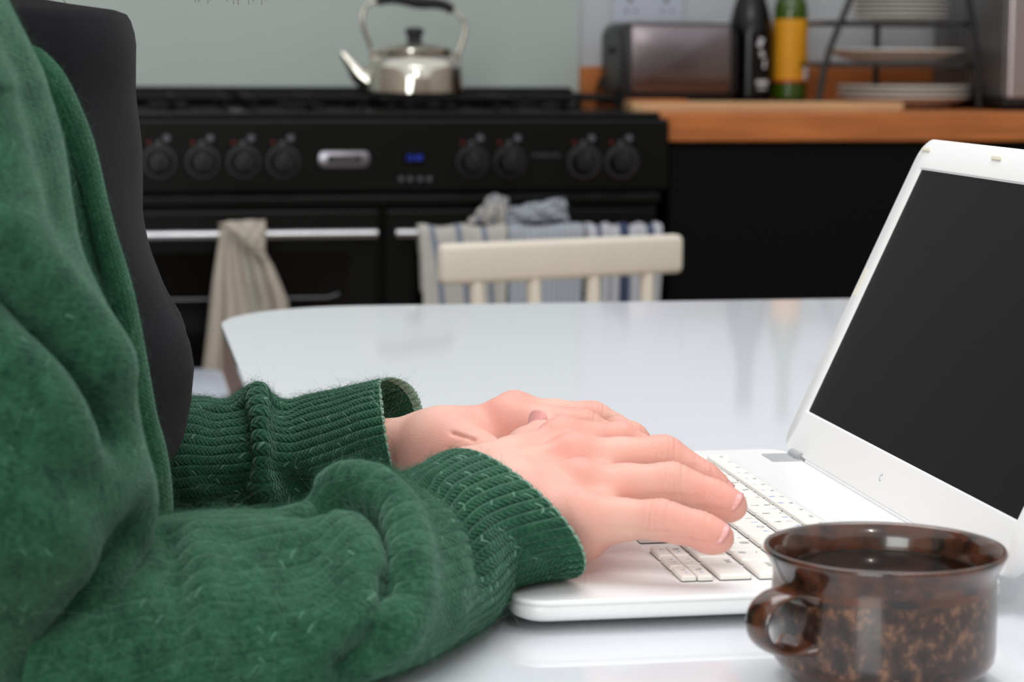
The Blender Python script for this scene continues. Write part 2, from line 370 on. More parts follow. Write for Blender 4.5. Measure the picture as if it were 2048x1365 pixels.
# badge: bevelled silver frame with a dark recess and raised letters
q = P(688, 318, YF); bx0, bx1 = P(637, 318, YF)[0]-q[0], P(738, 318, YF)[0]-q[0]
R90 = Matrix.Rotation(PI/2, 4, 'X')
bd = B().prism(rrect(bx0, bx1, -.0135, .0135, .009), 0, .006, .002).done('badge', 'silver', ck, True, mat4=Matrix.Translation((q[0], YF-.0001, q[2])) @ R90)
B().prism(rrect(bx0+.014, bx1-.014, -.007, .0065, .003), 0, .0003).done('badge_recess', 'badgeink_keyshade', bd, mat4=Matrix.Translation((q[0], YF-.0062, q[2])) @ R90)
me = text_mesh('LEISURE', .0118, .0004); me.transform(Matrix.Translation((q[0], YF-.0068, q[2])) @ R90); link('lettering', me, 'silver', bd)
q = P(828, 316, YF); B().box(q[0]-.020, q[0]+.020, YF-.0015, YF, q[2]-.011, q[2]+.011, .001).done('clock_window', 'glassblk', ck)
me = text_mesh('12:40', .013, 0); me.transform(Matrix.Translation((q[0], YF-.0018, q[2])) @ R90); link('clock_digits', me, 'clock', ck)
for i, du in enumerate((-26, -8, 12, 30)):
    q = P(828+du, 358, YF); B().lathe([(0, -.003), (.0038, -.003), (.0042, -.0005), (.0042, 0)], (q[0], YF, q[2]), 14, 'Y').done('button', 'print', ck, True)
me = text_mesh('TEMPERATURE', .0075, 0); q = P(1092, 311, YF); me.transform(Matrix.Translation((q[0], YF-.0004, q[2])) @ R90); link('panel_print', me, 'print', ck)
for i, (a, b) in enumerate(((X0+.006, .445), (.457, X1-.006))):
    d = B().box(a, b, YF+.004, YF+.03, .16, pb-.03, .004, 2).done('oven_door', 'black', ck)
    B().box(a+.05, b-.05, YF+.0035, YF+.008, .30, pb-.100, .0004).done('oven_window', 'glassblk', d)
    zh = P(600, 466, YF)[2]
    h = B().cyl((a+.012, YF-.034, zh), (b-.008, YF-.034, zh), .0085, n=24)
    h.done('handle', 'chrome', d, True)
    for xx in (a+.03, b-.03): B().cyl((xx, YF-.034, zh), (xx, YF+.006, zh), .006, n=16).done('handle_bracket', 'darkchrome', d, True)
    zr = P(600, 592, YF)[2]
    B().tube([(a+.06, YF-.001, zr), (a+.075, YF-.003, zr-.004), (b-.09, YF-.003, zr-.004), (b-.07, YF-.001, zr+.002)], .0035).done('inner_rail', 'darkchrome', d, True)

# ------------------------------------------------------------------ kettle
kc = P(829, 192, 4.12); kz = .9235; S = 4.12/F*1.0
kt = thing('kettle', (kc[0], 4.12, kz), 'stainless steel stovetop kettle with curved black handle grip', 'kettle')
K = lambda pr: [(r, kz+h*.93) for r, h in pr]
B().lathe(K([(0, 0), (.086, 0), (.090, .004), (.090, .010), (.0885, .050), (.084, .064), (.074, .073), (.066, .076), (0, .076)]), (kc[0], 4.12, 0), 64).done('body', 'kettle', kt, True)
ld = B().lathe(K([(0, .0765), (.068, .0765), (.0695, .080), (.0685, .088), (.060, .094), (.045, .099), (.02, .1015), (0, .102)]), (kc[0], 4.12, 0), 64).done('lid', 'kettle', kt, True)
B().lathe(K([(0, .102), (.015, .102), (.013, .107), (.0135, .114), (.018, .121), (.017, .127), (.010, .130), (0, .131)]), (kc[0], 4.12, 0), 32).done('knob', 'plasticblk', ld, True)
dx = lambda u: P(u, 100, 4.12)[0]; dz = lambda v: P(830, v, 4.12)[2]
B().tube([(dx(745), 4.12, dz(168)), (dx(718), 4.12, dz(150)), (dx(700), 4.12, dz(125)), (dx(684), 4.12, dz(105))], [.022, .017, .010, .006], 20).done('spout', 'kettle', kt, True)
pts = [(745, 112), (738, 85), (728, 60), (724, 38), (728, 18), (742, 5), (760, 1)]
pr_ = [(884, 10), (908, 20), (925, 38), (932, 58), (925, 82), (918, 100), (914, 115)]
for q_ in (pts, pr_): B().tube([(dx(a), 4.12, dz(b)) for a, b in q_], .0042, 12).done('handle_arm', 'kettle', kt, True)
gp = [(753, 5), (765, -1), (785, -3), (808, -1), (830, 4), (850, 6), (870, 6), (890, 10), (906, 20)]
B().tube([(dx(a), 4.12, dz(b)) for a, b in gp], [.008, .010, .0098, .0108, .0112, .0108, .0098, .0095, .008], 16).done('grip', 'plasticblk', kt, True)
for a, b in ((745, 110), (914, 112)): B().box(dx(a)-.006, dx(a)+.006, 4.112, 4.128, dz(b)-.012, dz(b)+.008, .002).done('handle_lug', 'kettle', kt)

# ------------------------------------------------------------------ toaster
YT = 4.18; tx0, tx1 = max(.948, P(1207, 100, YT)[0]), P(1474, 100, YT)[0]; tz1 = P(1340, 46, YT)[2]
tc_ = thing('toaster', ((tx0+tx1)/2, YT+.08, ZT), 'black toaster with polished steel side panel standing on the worktop', 'toaster')
def xz_shape(poly, y0, y1, bev, c): return B().prism(poly, 0, y1-y0, bev, fn=lambda v: (v.x, y0+v.z, v.y))
b_ = xz_shape(rrect(tx0, tx1, ZT+.008, tz1, .022), YT, YT+.17, .008, 0); b_.done('housing', 'plasticblk', tc_, True)
sx0, sx1, sz0, sz1 = P(1262, 0, YT)[0], P(1462, 0, YT)[0], P(1300, 184, YT)[2], P(1300, 50, YT)[2]
xz_shape(rrect(sx0, sx1, sz0, sz1, .008), YT-.004, YT+.01, .003, 0).done('side_panel', 'toasterside', tc_, True)
B().box(sx0, sx1, YT+.01, YT+.16, tz1-.001, tz1+.003, .001).done('top_plate', 'chrome', tc_)
for yy in (.045, .105): B().box(sx0+.02, sx1-.02, YT+yy, YT+yy+.02, tz1+.002, tz1+.0045).done('slot', 'blackmatt', tc_)
B().box(tx0-.009, tx0+.002, YT+.07, YT+.10, tz1-.058, tz1-.046, .003).done('lever', 'plasticblk', tc_)
for xx in (tx0+.03, tx1-.03):
    for yy in (.02, .15): B().cyl((xx, YT+yy, ZT), (xx, YT+yy, ZT+.01), .008, n=12).done('foot', 'plasticblk', tc_)
cord = [(tx0+.004, YT+.14, .93), (tx0-.006, YT+.15, .95), (tx0-.007, YT+.17, .93), (tx0-.004, YT+.185, ZT+.006), (tx0+.05, YT+.19, ZT+.006)]
B().tube(cord, .004, 8).done('cord', 'plasticblk', tc_, True)

# wall socket
q0, q1 = P(1222, 48, 4.42), P(1366, 14, 4.42)
sk = B().box(q0[0], q1[0], 4.410, 4.4195, q0[2], q0[2]+.086, .003).done('wall_socket', 'paper'); tag(sk, 'pale double wall socket plate above the toaster', 'socket')
for k in (.25, .75):
    xx = q0[0]+(q1[0]-q0[0])*k
    B().box(xx-.006, xx+.006, 4.406, 4.411, q0[2]+.062, q0[2]+.078, .001).done('switch', 'china', sk)
    pn = B()
    pn.box(xx-.003, xx+.003, 4.4093, 4.4098, q0[2]+.042, q0[2]+.051)
    for s_ in (-.011, .008): pn.box(xx+s_, xx+s_+.006, 4.4093, 4.4098, q0[2]+.024, q0[2]+.028)
    pn.done('pin_holes', 'blackmatt', sk)

# chopping board
YB = 3.95
a, b = P(1264, 212, YB)[0], P(1812, 212, YB)[0]
cbd = B().prism(rrect(a, b, YB, YB+.085, .012), ZT+.0005, ZT+.016, .003).done('chopping_board', 'woodlight', None, True); tag(cbd, 'pale beech chopping board lying along the front of the worktop', 'board')
B().prism(rrect(a+.004, P(1380, 212, YB)[0], YB+.004, YB+.08, .01), ZT+.0162, ZT+.0200, .001).done('juice_tray', 'wood', cbd)

# bottles
BZ = ZT+.012
def bottle(name, u0, u1, Y, prof, m, label):
    x0, x1 = P(u0, 150, Y)[0], P(u1, 150, Y)[0]; r = (x1-x0)/2; cx = (x0+x1)/2
    th = thing(name, (cx, Y+r, BZ), label, 'bottle')
    B().lathe([(0, BZ+.0005)]+[(r*k, BZ+h) for k, h in prof]+[(0, BZ+prof[-1][1])], (cx, Y+r, 0), 48).done('glass_body', m, th, True)
    return th, cx, Y+r, r
th, cx, cy, r = bottle('oil_bottle', 1556, 1622, 4.22, [(.85, .0006), (1, .006), (1, .165), (.97, .182), (.80, .202), (.5, .222), (.36, .245), (.34, .31), (.4, .312), (.4, .33)], 'oil', 'green glass oil bottle with yellow label beside black bottle')
zt1, zt0 = P(1590, 38, 4.22)[2], P(1590, 165, 4.22)[2]
lab = B().lathe([(r*1.012, zt0), (r*1.016, zt0), (r*1.016, zt1), (r*1.012, zt1)], (cx, cy, 0), 48).done('label', 'label', th, True, label='yellow label with red border and white barcode')
B().lathe([(r*1.02, zt0), (r*1.021, zt0+.004), (r*1.02, zt0+.005)], (cx, cy, 0), 48).done('label_border', 'labelred', lab)
bc = B()
for k in range(7):
    aa = math.radians(-62+k*5); aa2 = aa-PI/2+math.radians(62)*0
    x, y = cx+r*1.025*math.cos(math.radians(-52+k*4)), cy+r*1.025*math.sin(math.radians(-52+k*4)); bc.box(x-.0012, x+.0012, y-.001, y+.0005, zt0+.006, zt0+.032)
bc.done('barcode', 'labelw', lab)
B().lathe([(0, BZ+.33), (r*.42, BZ+.33), (r*.42, BZ+.36), (0, BZ+.36)], (cx, cy, 0), 24).done('cap', 'plasticblk', th, True)
th, cx, cy, r = bottle('black_bottle', 1468, 1556, 4.215, [(.85, .0006), (1, .008), (1, .120), (.97, .140), (.80, .175), (.55, .21), (.38, .24), (.33, .30), (.4, .302), (.4, .32)], 'dkbottle', 'large black glass bottle between toaster and green oil bottle')
for (u, v, ww, hh, tl) in ((1521, 85, .010, .018, .4), (1524, 108, .009, .012, -.5), (1530, 128, .006, .018, .1), (1524, 165, .026, .009, 0), (1524, 177, .02, .004, 0)):
    q = P(u, v, cy-r); an = math.asin(max(-1, min(1, (q[0]-cx)/(r*1.01)))); yy = cy-r*1.02*math.cos(an)
    rot = Matrix.Translation((q[0], yy, q[2])) @ Matrix.Rotation(an, 4, 'Z') @ Matrix.Rotation(tl, 4, 'Y')
    B().box(-ww/2, ww/2, -.0006, .0006, -hh/2, hh/2, rot=rot).done('printed_mark', 'labelw', th)
B().lathe([(0, BZ+.32), (r*.42, BZ+.32), (r*.42, BZ+.34), (0, BZ+.34)], (cx, cy, 0), 24).done('cap', 'plasticblk', th, True)
o = B().prism(rrect(P(1480, 190, 4.2)[0], P(1700, 190, 4.2)[0], 4.195, 4.36, .02), ZT+.0005, BZ-.0005, .003).done('tray', 'plasticblk', None, True); tag(o, 'low black tray under the two bottles on the worktop', 'tray')

# ------------------------------------------------------------------ plate rack and plates
YR = 4.16
rk = thing('plate_rack', (P(1790, 150, YR)[0], YR, ZT), 'dark wire plate rack with slanting legs holding white plates', 'rack')
rx = lambda u: P(u, 100, YR-.05)[0]; rz = lambda v: P(1790, v, YR-.05)[2]
def shelf(u0, u1, v, y0, y1):
    x0, x1, z = rx(u0), rx(u1), rz(v)
    s_ = B().tube([(x0, y0+.03, z), (x0+.03, y0, z), (x1-.03, y0, z), (x1, y0+.03, z), (x1-.02, y1, z), (x0+.02, y1, z)], .0045, 8, True)
    for k in range(1, 6):
        xx = x0+(x1-x0)*k/6; s_.tube([(xx, y0, z), (xx, y1, z)], .002, 6)
    return s_.done('shelf', 'rack', rk, True)
shelf(1645, 1932, 47, YR-.10, YR+.13); shelf(1628, 1938, 130, YR-.11, YR+.14)
shelf(1665, 1920, -70, YR-.09, YR+.12)
for pts in ([(1700, -75), (1681, 0), (1646, 90), (1632, 140), (1622, 206)], [(1905, -75), (1915, 0), (1932, 90), (1942, 208)]):
    B().tube([(rx(a), YR-.10, rz(b) if b < 200 else ZT+.005) for a, b in pts], .0062, 10).done('leg', 'rack', rk, True)
B().tube([(rx(1816), YR+.13, rz(-75)), (rx(1816), YR+.13, ZT+.005)], .0062, 10).done('leg', 'rack', rk, True)
def plate(u0, u1, Y, z, h, name, label, group, cat='plate'):
    x0, x1 = P(u0, 100, Y)[0], P(u1, 100, Y)[0]; r = (x1-x0)/2
    o = B().lathe([(0, .0), (r*.55, .0), (r*.6, .002), (r*.8, h*.45), (r, h), (r*.995, h+.003), (r*.78, h*.45+.004), (r*.55, .005), (0, .005)], (0, 0, 0), 48).done(name, 'china', None, True)
    o.location = ((x0+x1)/2, Y, z); return tag(o, label, cat, group)
z0 = rz(47)+.0055
for k in range(6):
    if k == 0: pl = plate(1702, 1890, YR+.01, z0, .008, 'side_plate', '', 'side plates on upper rack shelf')
    else: pl = pl.copy(); COL.objects.link(pl); pl.location.z = z0+k*.0085
    pl['label'] = ['lowest small white plate on the upper rack shelf', 'second small white plate from the bottom, upper rack shelf', 'third small white plate up in the upper rack pile', 'fourth small white plate up in the upper rack pile', 'fifth small white plate up, upper rack pile', 'topmost small white plate of the upper rack pile'][k]
plate(1656, 1924, YR+.01, rz(130)+.0055, .022, 'serving_plate', 'single wide white plate alone on the lower rack shelf', None)
for k in range(3):
    if k == 0: pl = plate(1682, 1938, YR+.01, ZT+.0008, .022, 'dinner_plate', '', 'dinner plates under the rack')
    else: pl = pl.copy(); COL.objects.link(pl); pl.location.z = ZT+.0008+k*.0095
    pl['label'] = ['bottom dinner plate of three stacked on the worktop under the rack', 'middle dinner plate of three stacked on the worktop under the rack', 'top dinner plate of three stacked on the worktop under the rack'][k]

# microwave
xm = P(2012, 100, 3.99)[0]; mz0 = ZT+.022
mw = thing('microwave', (xm+.25, 4.15, ZT), 'grey metal microwave with side vents at right end of worktop', 'microwave')
B().box(xm, xm+.50, 4.00, 4.37, mz0, mz0+.29, .006).done('case', 'micro', mw)
B().box(xm+.001, xm+.50, 3.975, 4.0, mz0, mz0+.29, .005).done('front_door', 'microfront', mw)
B().box(xm-.01, xm+.5, 3.97, 4.38, mz0-.014, mz0-.001, .003).done('base_tray', 'plasticblk', mw)
for xx in (xm+.03, xm+.46):
    for yy in (4.02, 4.34): B().cyl((xx, yy, ZT), (xx, yy, mz0-.013), .012, n=12).done('foot', 'plasticblk', mw)
vt = B()
for i in range(4):
    for k in range(12): vt.cyl((xm-.0012, 4.19+i*.03, mz0+.045+k*.0085), (xm+.001, 4.19+i*.03, mz0+.045+k*.0085), .0028, n=8)
vt.done('vent_holes', 'blackmatt', mw)

# ------------------------------------------------------------------ towels on the oven handles
def drape(name, m, L, Rr, Y0, label, group='tea towels on the oven rail', parent=None, amp=.006, nf=4, vtop=None, seed=0, back=.10, skew=0., cat='towel'):
    """cloth over the rail: L and Rr are (z -> x) edges from the top down"""
    zh = P(600, 466, YF)[2]; yc = YF-.034
    ns, nx = 64, 56; G = np.zeros((ns, nx, 3)); zb_ = L[-1][0]
    Ll = zh-zb_
    S_ = np.linspace(-back, PI*.0125+Ll, ns); U = np.linspace(0, 1, nx); r0 = .0115
    lz = np.array([p[0] for p in L])[::-1]; lx = np.array([p[1] for p in L])[::-1]; rz_ = np.array([p[0] for p in Rr])[::-1]; rx_ = np.array([p[1] for p in Rr])[::-1]
    for i, s in enumerate(S_):
        if s < 0: y, z = yc+r0, zh+s
        elif s < PI*r0: y, z = yc+r0*math.cos(s/r0), zh+r0*math.sin(s/r0)
        else: y, z = yc-r0, zh-(s-PI*r0)
        xa, xb = np.interp(z, lz, lx), np.interp(z, rz_, rx_)
        g = min(1, max(0, (s-.01)/.10)) if s > 0 else .3
        wv = amp*g*np.sin(U*nf*2*PI+seed+z*6)+amp*.5*np.sin(U*nf*4.3+seed*2-z*11)*g
        G[i, :, 0] = xa+(xb-xa)*U; G[i, :, 1] = y-np.abs(wv)*1.0-.004*g+.002*np.sin(U*23+seed)*(1-g)+Y0; G[i, :, 2] = z+.0025*np.sin(U*nf*7+seed)*(1 if 0 < s < .04 else .2)
    Wd = abs(lx[-1]-rx_[-1]); uv = (U*Wd, S_+skew*0)
    o = grid_mesh(name, G, m, parent, uv=uv); md = o.modifiers.new('thickness', 'SOLIDIFY'); md.thickness = .0025
    if parent is None: tag(o, label, cat, group)
    else: o['label'] = label
    return o
Xh = lambda u, v=466: P(u, v, YF-.04)[0]; Zh = lambda v: P(600, v, YF-.04)[2]
zl = .44
o = drape('tea_towel', 'towelA', [(Zh(440), Xh(834)), (Zh(520), Xh(842)), (zl, Xh(850))], [(Zh(440), Xh(1013)), (Zh(600), Xh(1010)), (zl, Xh(1008))], 0, 'beige tea towel with thin grey-blue stripes, leftmost on the right oven rail', nf=2, seed=1)
# slant of the woven stripes as the cloth hangs askew
uvl = o.data.uv_layers[0].data
for l in uvl: l.uv[0] = l.uv[0]-.10*max(0, l.uv[1])
drape('tea_towel', 'towelB', [(Zh(440), Xh(1016)), (zl, Xh(1012))], [(Zh(440), Xh(1168)), (Zh(600), Xh(1160)), (zl, Xh(1160))], -.001, 'blue waffle-weave tea towel hanging in the middle of the right oven rail', nf=1, seed=2)
drape('tea_towel', 'towelC', [(Zh(440), Xh(1172)), (zl, Xh(1164))], [(Zh(440), Xh(1322)), (Zh(600), Xh(1316)), (zl, Xh(1316))], -.001, 'white tea towel with wide navy stripes at right end of the oven rail', nf=4, seed=.6, amp=.009)
dd = drape('tea_towel', 'towelD', [(Zh(440), Xh(436)), (Zh(470), Xh(440)), (Zh(560), Xh(425)), (Zh(700), Xh(408)), (Zh(786), Xh(396))], [(Zh(440), Xh(535)), (Zh(500), Xh(528)), (Zh(530), Xh(545)), (Zh(600), Xh(572)), (Zh(700), Xh(586)), (Zh(786), Xh(590))], -.004, 'plain linen tea towel looped through the left oven rail', nf=3, seed=3, amp=.012)
def sheet(name, m, quad, bulge, parent, Yc, label=None, nx=24, ny=24, seed=0, rough=.004):
    (a, b, c, d) = [P(u, v, Yc+dy) for u, v, dy in quad]; G = np.zeros((ny, nx, 3))
    for i in range(ny):
        for j in range(nx):
            s, t_ = i/(ny-1), j/(nx-1); p = (a*(1-t_)+b*t_)*(1-s)+(d*(1-t_)+c*t_)*s
            G[i, j] = p+np.array([0, -1, 0])*(bulge*math.sin(PI*s)*math.sin(PI*t_)+rough*math.sin(t_*17+seed+s*5)*math.cos(s*13+seed))
    o = grid_mesh(name, G, m, parent, uv=(np.linspace(0, .12, nx), np.linspace(0, .12, ny)), label=label); md = o.modifiers.new('thickness', 'SOLIDIFY'); md.thickness = .003; return o
sheet('folded_flap', 'towelD', [(437, 446, -.02), (530, 440, -.02), (528, 520, -.03), (505, 500, -.03)], .012, dd, YF-.05)
cr = sheet('tea_towel', 'towelA', [(985, 388, 0), (1014, 396, 0), (1018, 446, 0), (935, 446, 0)], .014, None, YF-.03, seed=1, rough=.006); tag(cr, 'crumpled white end of tea towel bunched above the striped one', 'towel', 'tea towels on the oven rail')
cr = sheet('tea_towel', 'towelB', [(1010, 418, 0), (1128, 396, 0), (1136, 440, 0), (1000, 450, 0)], .016, None, YF-.022, seed=2.4, rough=.010); tag(cr, 'crumpled speckled grey tea towel bunched above the waffle one', 'towel', 'tea towels on the oven rail')

# ------------------------------------------------------------------ chair behind the table
def make_chair(loc, rz_, label, zt=.765):
    ch = thing('dining_chair', loc, label, 'chair'); ch.rotation_euler.z = rz_
    def k(b, n, s=True):
        o = b.done(n, 'cream', None, s); o.parent = ch; return o
    W = .172
    k(B().box(-W-.01, W+.01, -.012, .012, zt-.052, zt, .009, 4), 'top_rail')
    for x in (-.13, -.045, .045, .13): k(B().cyl((x*.9, -.02, .45), (x, -.0, zt-.048), .0085, .0095, n=14), 'spindle')
    k(B().prism(rrect(-.19, .19, -.40, .0, .05), .435, .462, .008), 'seat')
    for x in (-.15, .15):
        k(B().cyl((x, -.04, .436), (x*1.15, .02, 0), .017, .012, n=14), 'leg'); k(B().cyl((x, -.36, .436), (x*1.15, -.39, 0), .017, .012, n=14), 'leg')
        k(B().cyl((x*1.08, -.01, .22), (x*1.08, -.375, .22), .009, n=12), 'stretcher')
    k(B().cyl((-.16, -.2, .22), (.16, -.2, .22), .009, n=12), 'stretcher')
    return ch
pl_, pr__ = P(856, 520, 2.80), P(1380, 515, 2.93)
ang = math.atan2(pr__[1]-pl_[1], pr__[0]-pl_[0]); mid = (pl_+pr__)/2
print('chair width', np.linalg.norm(pr__-pl_), 'angle', ang, 'z top', P(1110, 475, 2.86)[2])
make_chair((mid[0], mid[1], 0), ang, 'cream painted spindle-back chair behind the white table', P(1110, 479, 2.86)[2])
q = P(425, 787, 3.3)
stl = thing('stool', (q[0]-.1, 3.42, 0), 'small white stool in front of the oven, beyond the table corner', 'stool')
B().prism(rrect(q[0]-.28, P(458, 790, 3.3)[0], 3.28, 3.56, .03), q[2]-.025, q[2], .005).done('seat', 'paper', stl, True)
for xx in (q[0]-.25, q[0]+.0):
    for yy in (3.31, 3.53): B().cyl((xx, yy, 0), (xx, yy, q[2]-.024), .013, n=12).done('leg', 'paper', stl, True)

# ------------------------------------------------------------------ table
TZ = .7735
tb = thing('dining_table', (.9, 1.35, 0), 'white glossy topped dining table with brown wooden edge', 'table')
tx0, tx1, ty0, ty1 = .0881, 1.85, .45, 2.022
# the far corner on the left is rounded
poly = [(tx0, ty0), (tx1, ty0)]+[(tx1, ty1)]+[(tx0+.13, ty1+.002)]
for i in range(1, 10):
    a = PI/2+PI/2*i/10; poly.append((tx0+.13+.13*math.cos(a), ty1-.13+.13*math.sin(a)+.0))
poly.append((tx0, ty1-.13))
B().prism(poly, TZ-.006, TZ, .0015).done('tabletop', 'table', tb)
pi_ = [(x+.001 if x < .2 else x-.001, y-.001 if y > 1 else y+.001) for x, y in poly]
B().prism(pi_, TZ-.040, TZ-.0062, .002).done('edge_frame', 'woodedge', tb)
B().box(tx0+.09, tx1-.09, ty0+.09, ty0+.11, TZ-.12, TZ-.040).box(tx0+.09, tx1-.09, ty1-.11, ty1-.09, TZ-.12, TZ-.040).done('apron', 'woodedge', tb)
for xx in (tx0+.12, tx1-.12):
    for yy in (ty0+.12, ty1-.12): B().cyl((xx, yy, 0), (xx, yy, TZ-.040), .022, .032, n=20).done('leg', 'woodedge', tb, True)
#PART2
# ------------------------------------------------------------------ laptop
TOP = .7872
lx0, lx1, ly0, ly1 = .1545, .3615, .857, 1.179
lt = thing('laptop', (.26, 1.02, TZ), 'open white laptop with dark blank screen on the white table', 'laptop')
n8 = 8
def ring_pts(ins, r): return rrect(lx0+ins, lx1-ins, ly0+ins, ly1-ins, max(.002, r-ins), n8)
bmx = bmesh.new()
layers = [(.045, .7762), (.016, .7766), (.005, .7776), (.0012, .7792), (0, .7812), (0, .7835), (.0006, .7848)]
rings = [[bmx.verts.new((x, y, z)) for x, y in ring_pts(i_, .014)] for i_, z in layers]
for a, b in zip(rings, rings[1:]):
    for i in range(len(a)): bmx.faces.new((a[i], a[(i+1) % len(a)], b[(i+1) % len(a)], b[i]))
bmx.faces.new(rings[0][::-1]); bmx.faces.new(rings[-1])
bq = B(); bq.bm.free(); bq.bm = bmx; bq.done('base', 'white', lt, True)
# deck: a plate with the keyboard well cut out
kx0, kx1, ky0, ky1 = .2262, .3250, .8775, 1.1615
bmx = bmesh.new(); hole = rrect(kx0, kx1, ky0, ky1, .004, n8)
L_ = [(ring_pts(.0004, .014), .7849), (ring_pts(.0001, .014), .7860), (ring_pts(.0010, .014), TOP), (hole, TOP), (rrect(kx0+.0008, kx1-.0008, ky0+.0008, ky1-.0008, .004, n8), TOP-.0012)]
rings = [[bmx.verts.new((x, y, z)) for x, y in pl] for pl, z in L_]
for a, b in zip(rings, rings[1:]):
    for i in range(len(a)): bmx.faces.new((a[i], a[(i+1) % len(a)], b[(i+1) % len(a)], b[i]))
bmx.faces.new(rings[-1])
bq = B(); bq.bm.free(); bq.bm = bmx; dk = bq.done('deck', 'white', lt, True)
for xx in (lx0+.06, lx1-.06):
    for yy in (ly0+.06, ly1-.06): B().cyl((xx, yy, TZ), (xx, yy, .7765), .008, n=16).done('foot', 'plasticblk', lt)
B().prism(rrect(.172, .2, .985, 1.045, .003), TOP-.0002, TOP+.0002).done('touchpad', 'white', lt)
# keys
Rtxt = Matrix(((0, 1, 0, 0), (-1, 0, 0, 0), (0, 0, 1, 0), (0, 0, 0, 1)))
kcache, tcache = {}, {}
def key(x0, x1, ya, yb, marks=()):
    """ya far edge, yb near edge; marks: (text, dx, dy, size, material)"""
    wx, wy = round(x1-x0, 4), round(ya-yb-.0015, 4)
    if (wx, wy) not in kcache:
        bm = bmesh.new(); a = rrect(-wx/2, wx/2, -wy/2, wy/2, .0009, 2); b = rrect(-wx/2+.0007, wx/2-.0007, -wy/2+.0007, wy/2-.0007, .0012, 2)
        R_ = [[bm.verts.new((x, y, z)) for x, y in pl] for pl, z in ((a, -.0012), (a, .0008), (b, .0014))]
        for p, q in zip(R_, R_[1:]):
            for i in range(len(p)): bm.faces.new((p[i], p[(i+1) % len(p)], q[(i+1) % len(p)], q[i]))
        bm.faces.new(R_[-1])
        u_ = [bm.verts.new((x*1.012, y*1.012, z)) for z in (-.0013, -.0008) for x, y in a]; na = len(a)  # dark ring at the key's foot: the shadow line below it, painted in
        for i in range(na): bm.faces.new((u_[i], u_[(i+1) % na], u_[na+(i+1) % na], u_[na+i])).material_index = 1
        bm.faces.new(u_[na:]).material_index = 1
        me = bpy.data.meshes.new('key'); bm.to_mesh(me); bm.free(); me.materials.append(M_['key']); me.materials.append(M_['badgeink_keyshade']); kcache[(wx, wy)] = me
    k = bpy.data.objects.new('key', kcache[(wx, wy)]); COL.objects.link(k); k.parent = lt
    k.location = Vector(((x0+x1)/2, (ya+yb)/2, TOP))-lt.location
    for s, dx, dy, sz, m in marks:
        if (s, sz, m) not in tcache:
            me = text_mesh(s, sz); me.transform(Rtxt); me.materials.append(M_[m]); tcache[(s, sz, m)] = me
        o = bpy.data.objects.new('legend', tcache[(s, sz, m)]); COL.objects.link(o); o.parent = k; o.location = (dx, dy, .00145)
YL = 1.158
fl = ['Esc']+['F%d' % i for i in range(1, 13)]+['Num', 'Prt', 'Ins', 'Del']
blue = {4: '*', 5: '>', 6: '=', 7: '%', 8: '#', 9: 'o'}
y = YL
for i, s in enumerate(fl):
    yb = YL-.0075-.01568*i-.0078
    mk = [(s, .0022, 0, .0030, 'ink')]
    if 3 <= i <= 8: mk.append((blue.get(i, '*'), -.0022, .001, .0042, 'blue'))
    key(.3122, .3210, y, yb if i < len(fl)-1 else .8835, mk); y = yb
def row(x0, x1, y, items):
    for s, wd, mk in items:
        key(x0, x1, y, y-wd, mk); y -= wd
def lm(s, sh=None, bl=None):
    out = [(s, -.0030 if sh else .0028, .004, .0050, 'ink')]
    if sh: out.append((sh, .0034, .004, .0046, 'ink'))
    if bl: out.append((bl, .0030 if not sh else .0036, -.0052, .0042, 'blue'))
    return out
num = [('`', .0165, lm('`', '-'))]+[(c, .019, lm(c, s, b)) for c, s, b in zip('1234567890', '!"£$%^&*()', [None]*6+['7', '8', '9', '/'])]+[('-', .019, lm('-', '_')), ('=', .019, lm('=', '+')), ('bk', .0300, [('<-', 0, .006, .0045, 'ink')])]
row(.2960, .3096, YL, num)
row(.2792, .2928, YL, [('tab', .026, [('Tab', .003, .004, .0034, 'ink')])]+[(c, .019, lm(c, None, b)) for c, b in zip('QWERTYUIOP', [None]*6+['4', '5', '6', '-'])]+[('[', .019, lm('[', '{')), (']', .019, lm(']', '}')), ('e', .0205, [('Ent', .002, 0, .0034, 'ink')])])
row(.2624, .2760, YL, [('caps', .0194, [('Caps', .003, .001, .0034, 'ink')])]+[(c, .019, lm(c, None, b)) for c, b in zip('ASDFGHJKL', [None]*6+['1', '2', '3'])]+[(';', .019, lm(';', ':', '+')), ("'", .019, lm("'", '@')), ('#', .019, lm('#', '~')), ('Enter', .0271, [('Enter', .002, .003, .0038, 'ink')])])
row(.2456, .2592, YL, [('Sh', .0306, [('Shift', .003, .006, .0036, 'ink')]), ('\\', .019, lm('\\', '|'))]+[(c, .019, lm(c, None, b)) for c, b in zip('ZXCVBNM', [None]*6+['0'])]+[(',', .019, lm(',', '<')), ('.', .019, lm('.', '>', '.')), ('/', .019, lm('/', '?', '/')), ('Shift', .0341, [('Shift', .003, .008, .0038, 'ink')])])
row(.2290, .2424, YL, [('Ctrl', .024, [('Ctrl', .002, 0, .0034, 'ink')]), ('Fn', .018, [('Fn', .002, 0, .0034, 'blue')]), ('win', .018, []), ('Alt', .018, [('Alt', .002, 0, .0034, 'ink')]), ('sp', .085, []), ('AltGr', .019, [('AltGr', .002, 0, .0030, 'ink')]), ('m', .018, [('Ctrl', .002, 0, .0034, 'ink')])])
for i, ya in enumerate((.9430, .9235, .9040)):
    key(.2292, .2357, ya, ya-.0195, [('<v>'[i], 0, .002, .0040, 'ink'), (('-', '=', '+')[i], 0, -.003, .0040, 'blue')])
    key(.2361, .2426, ya, ya-.0200, [(('Pg', '^', 'Pg')[i], 0, .002, .0034, 'ink'), (('o', '*', 'o')[i], 0, -.003, .0036, 'blue')])
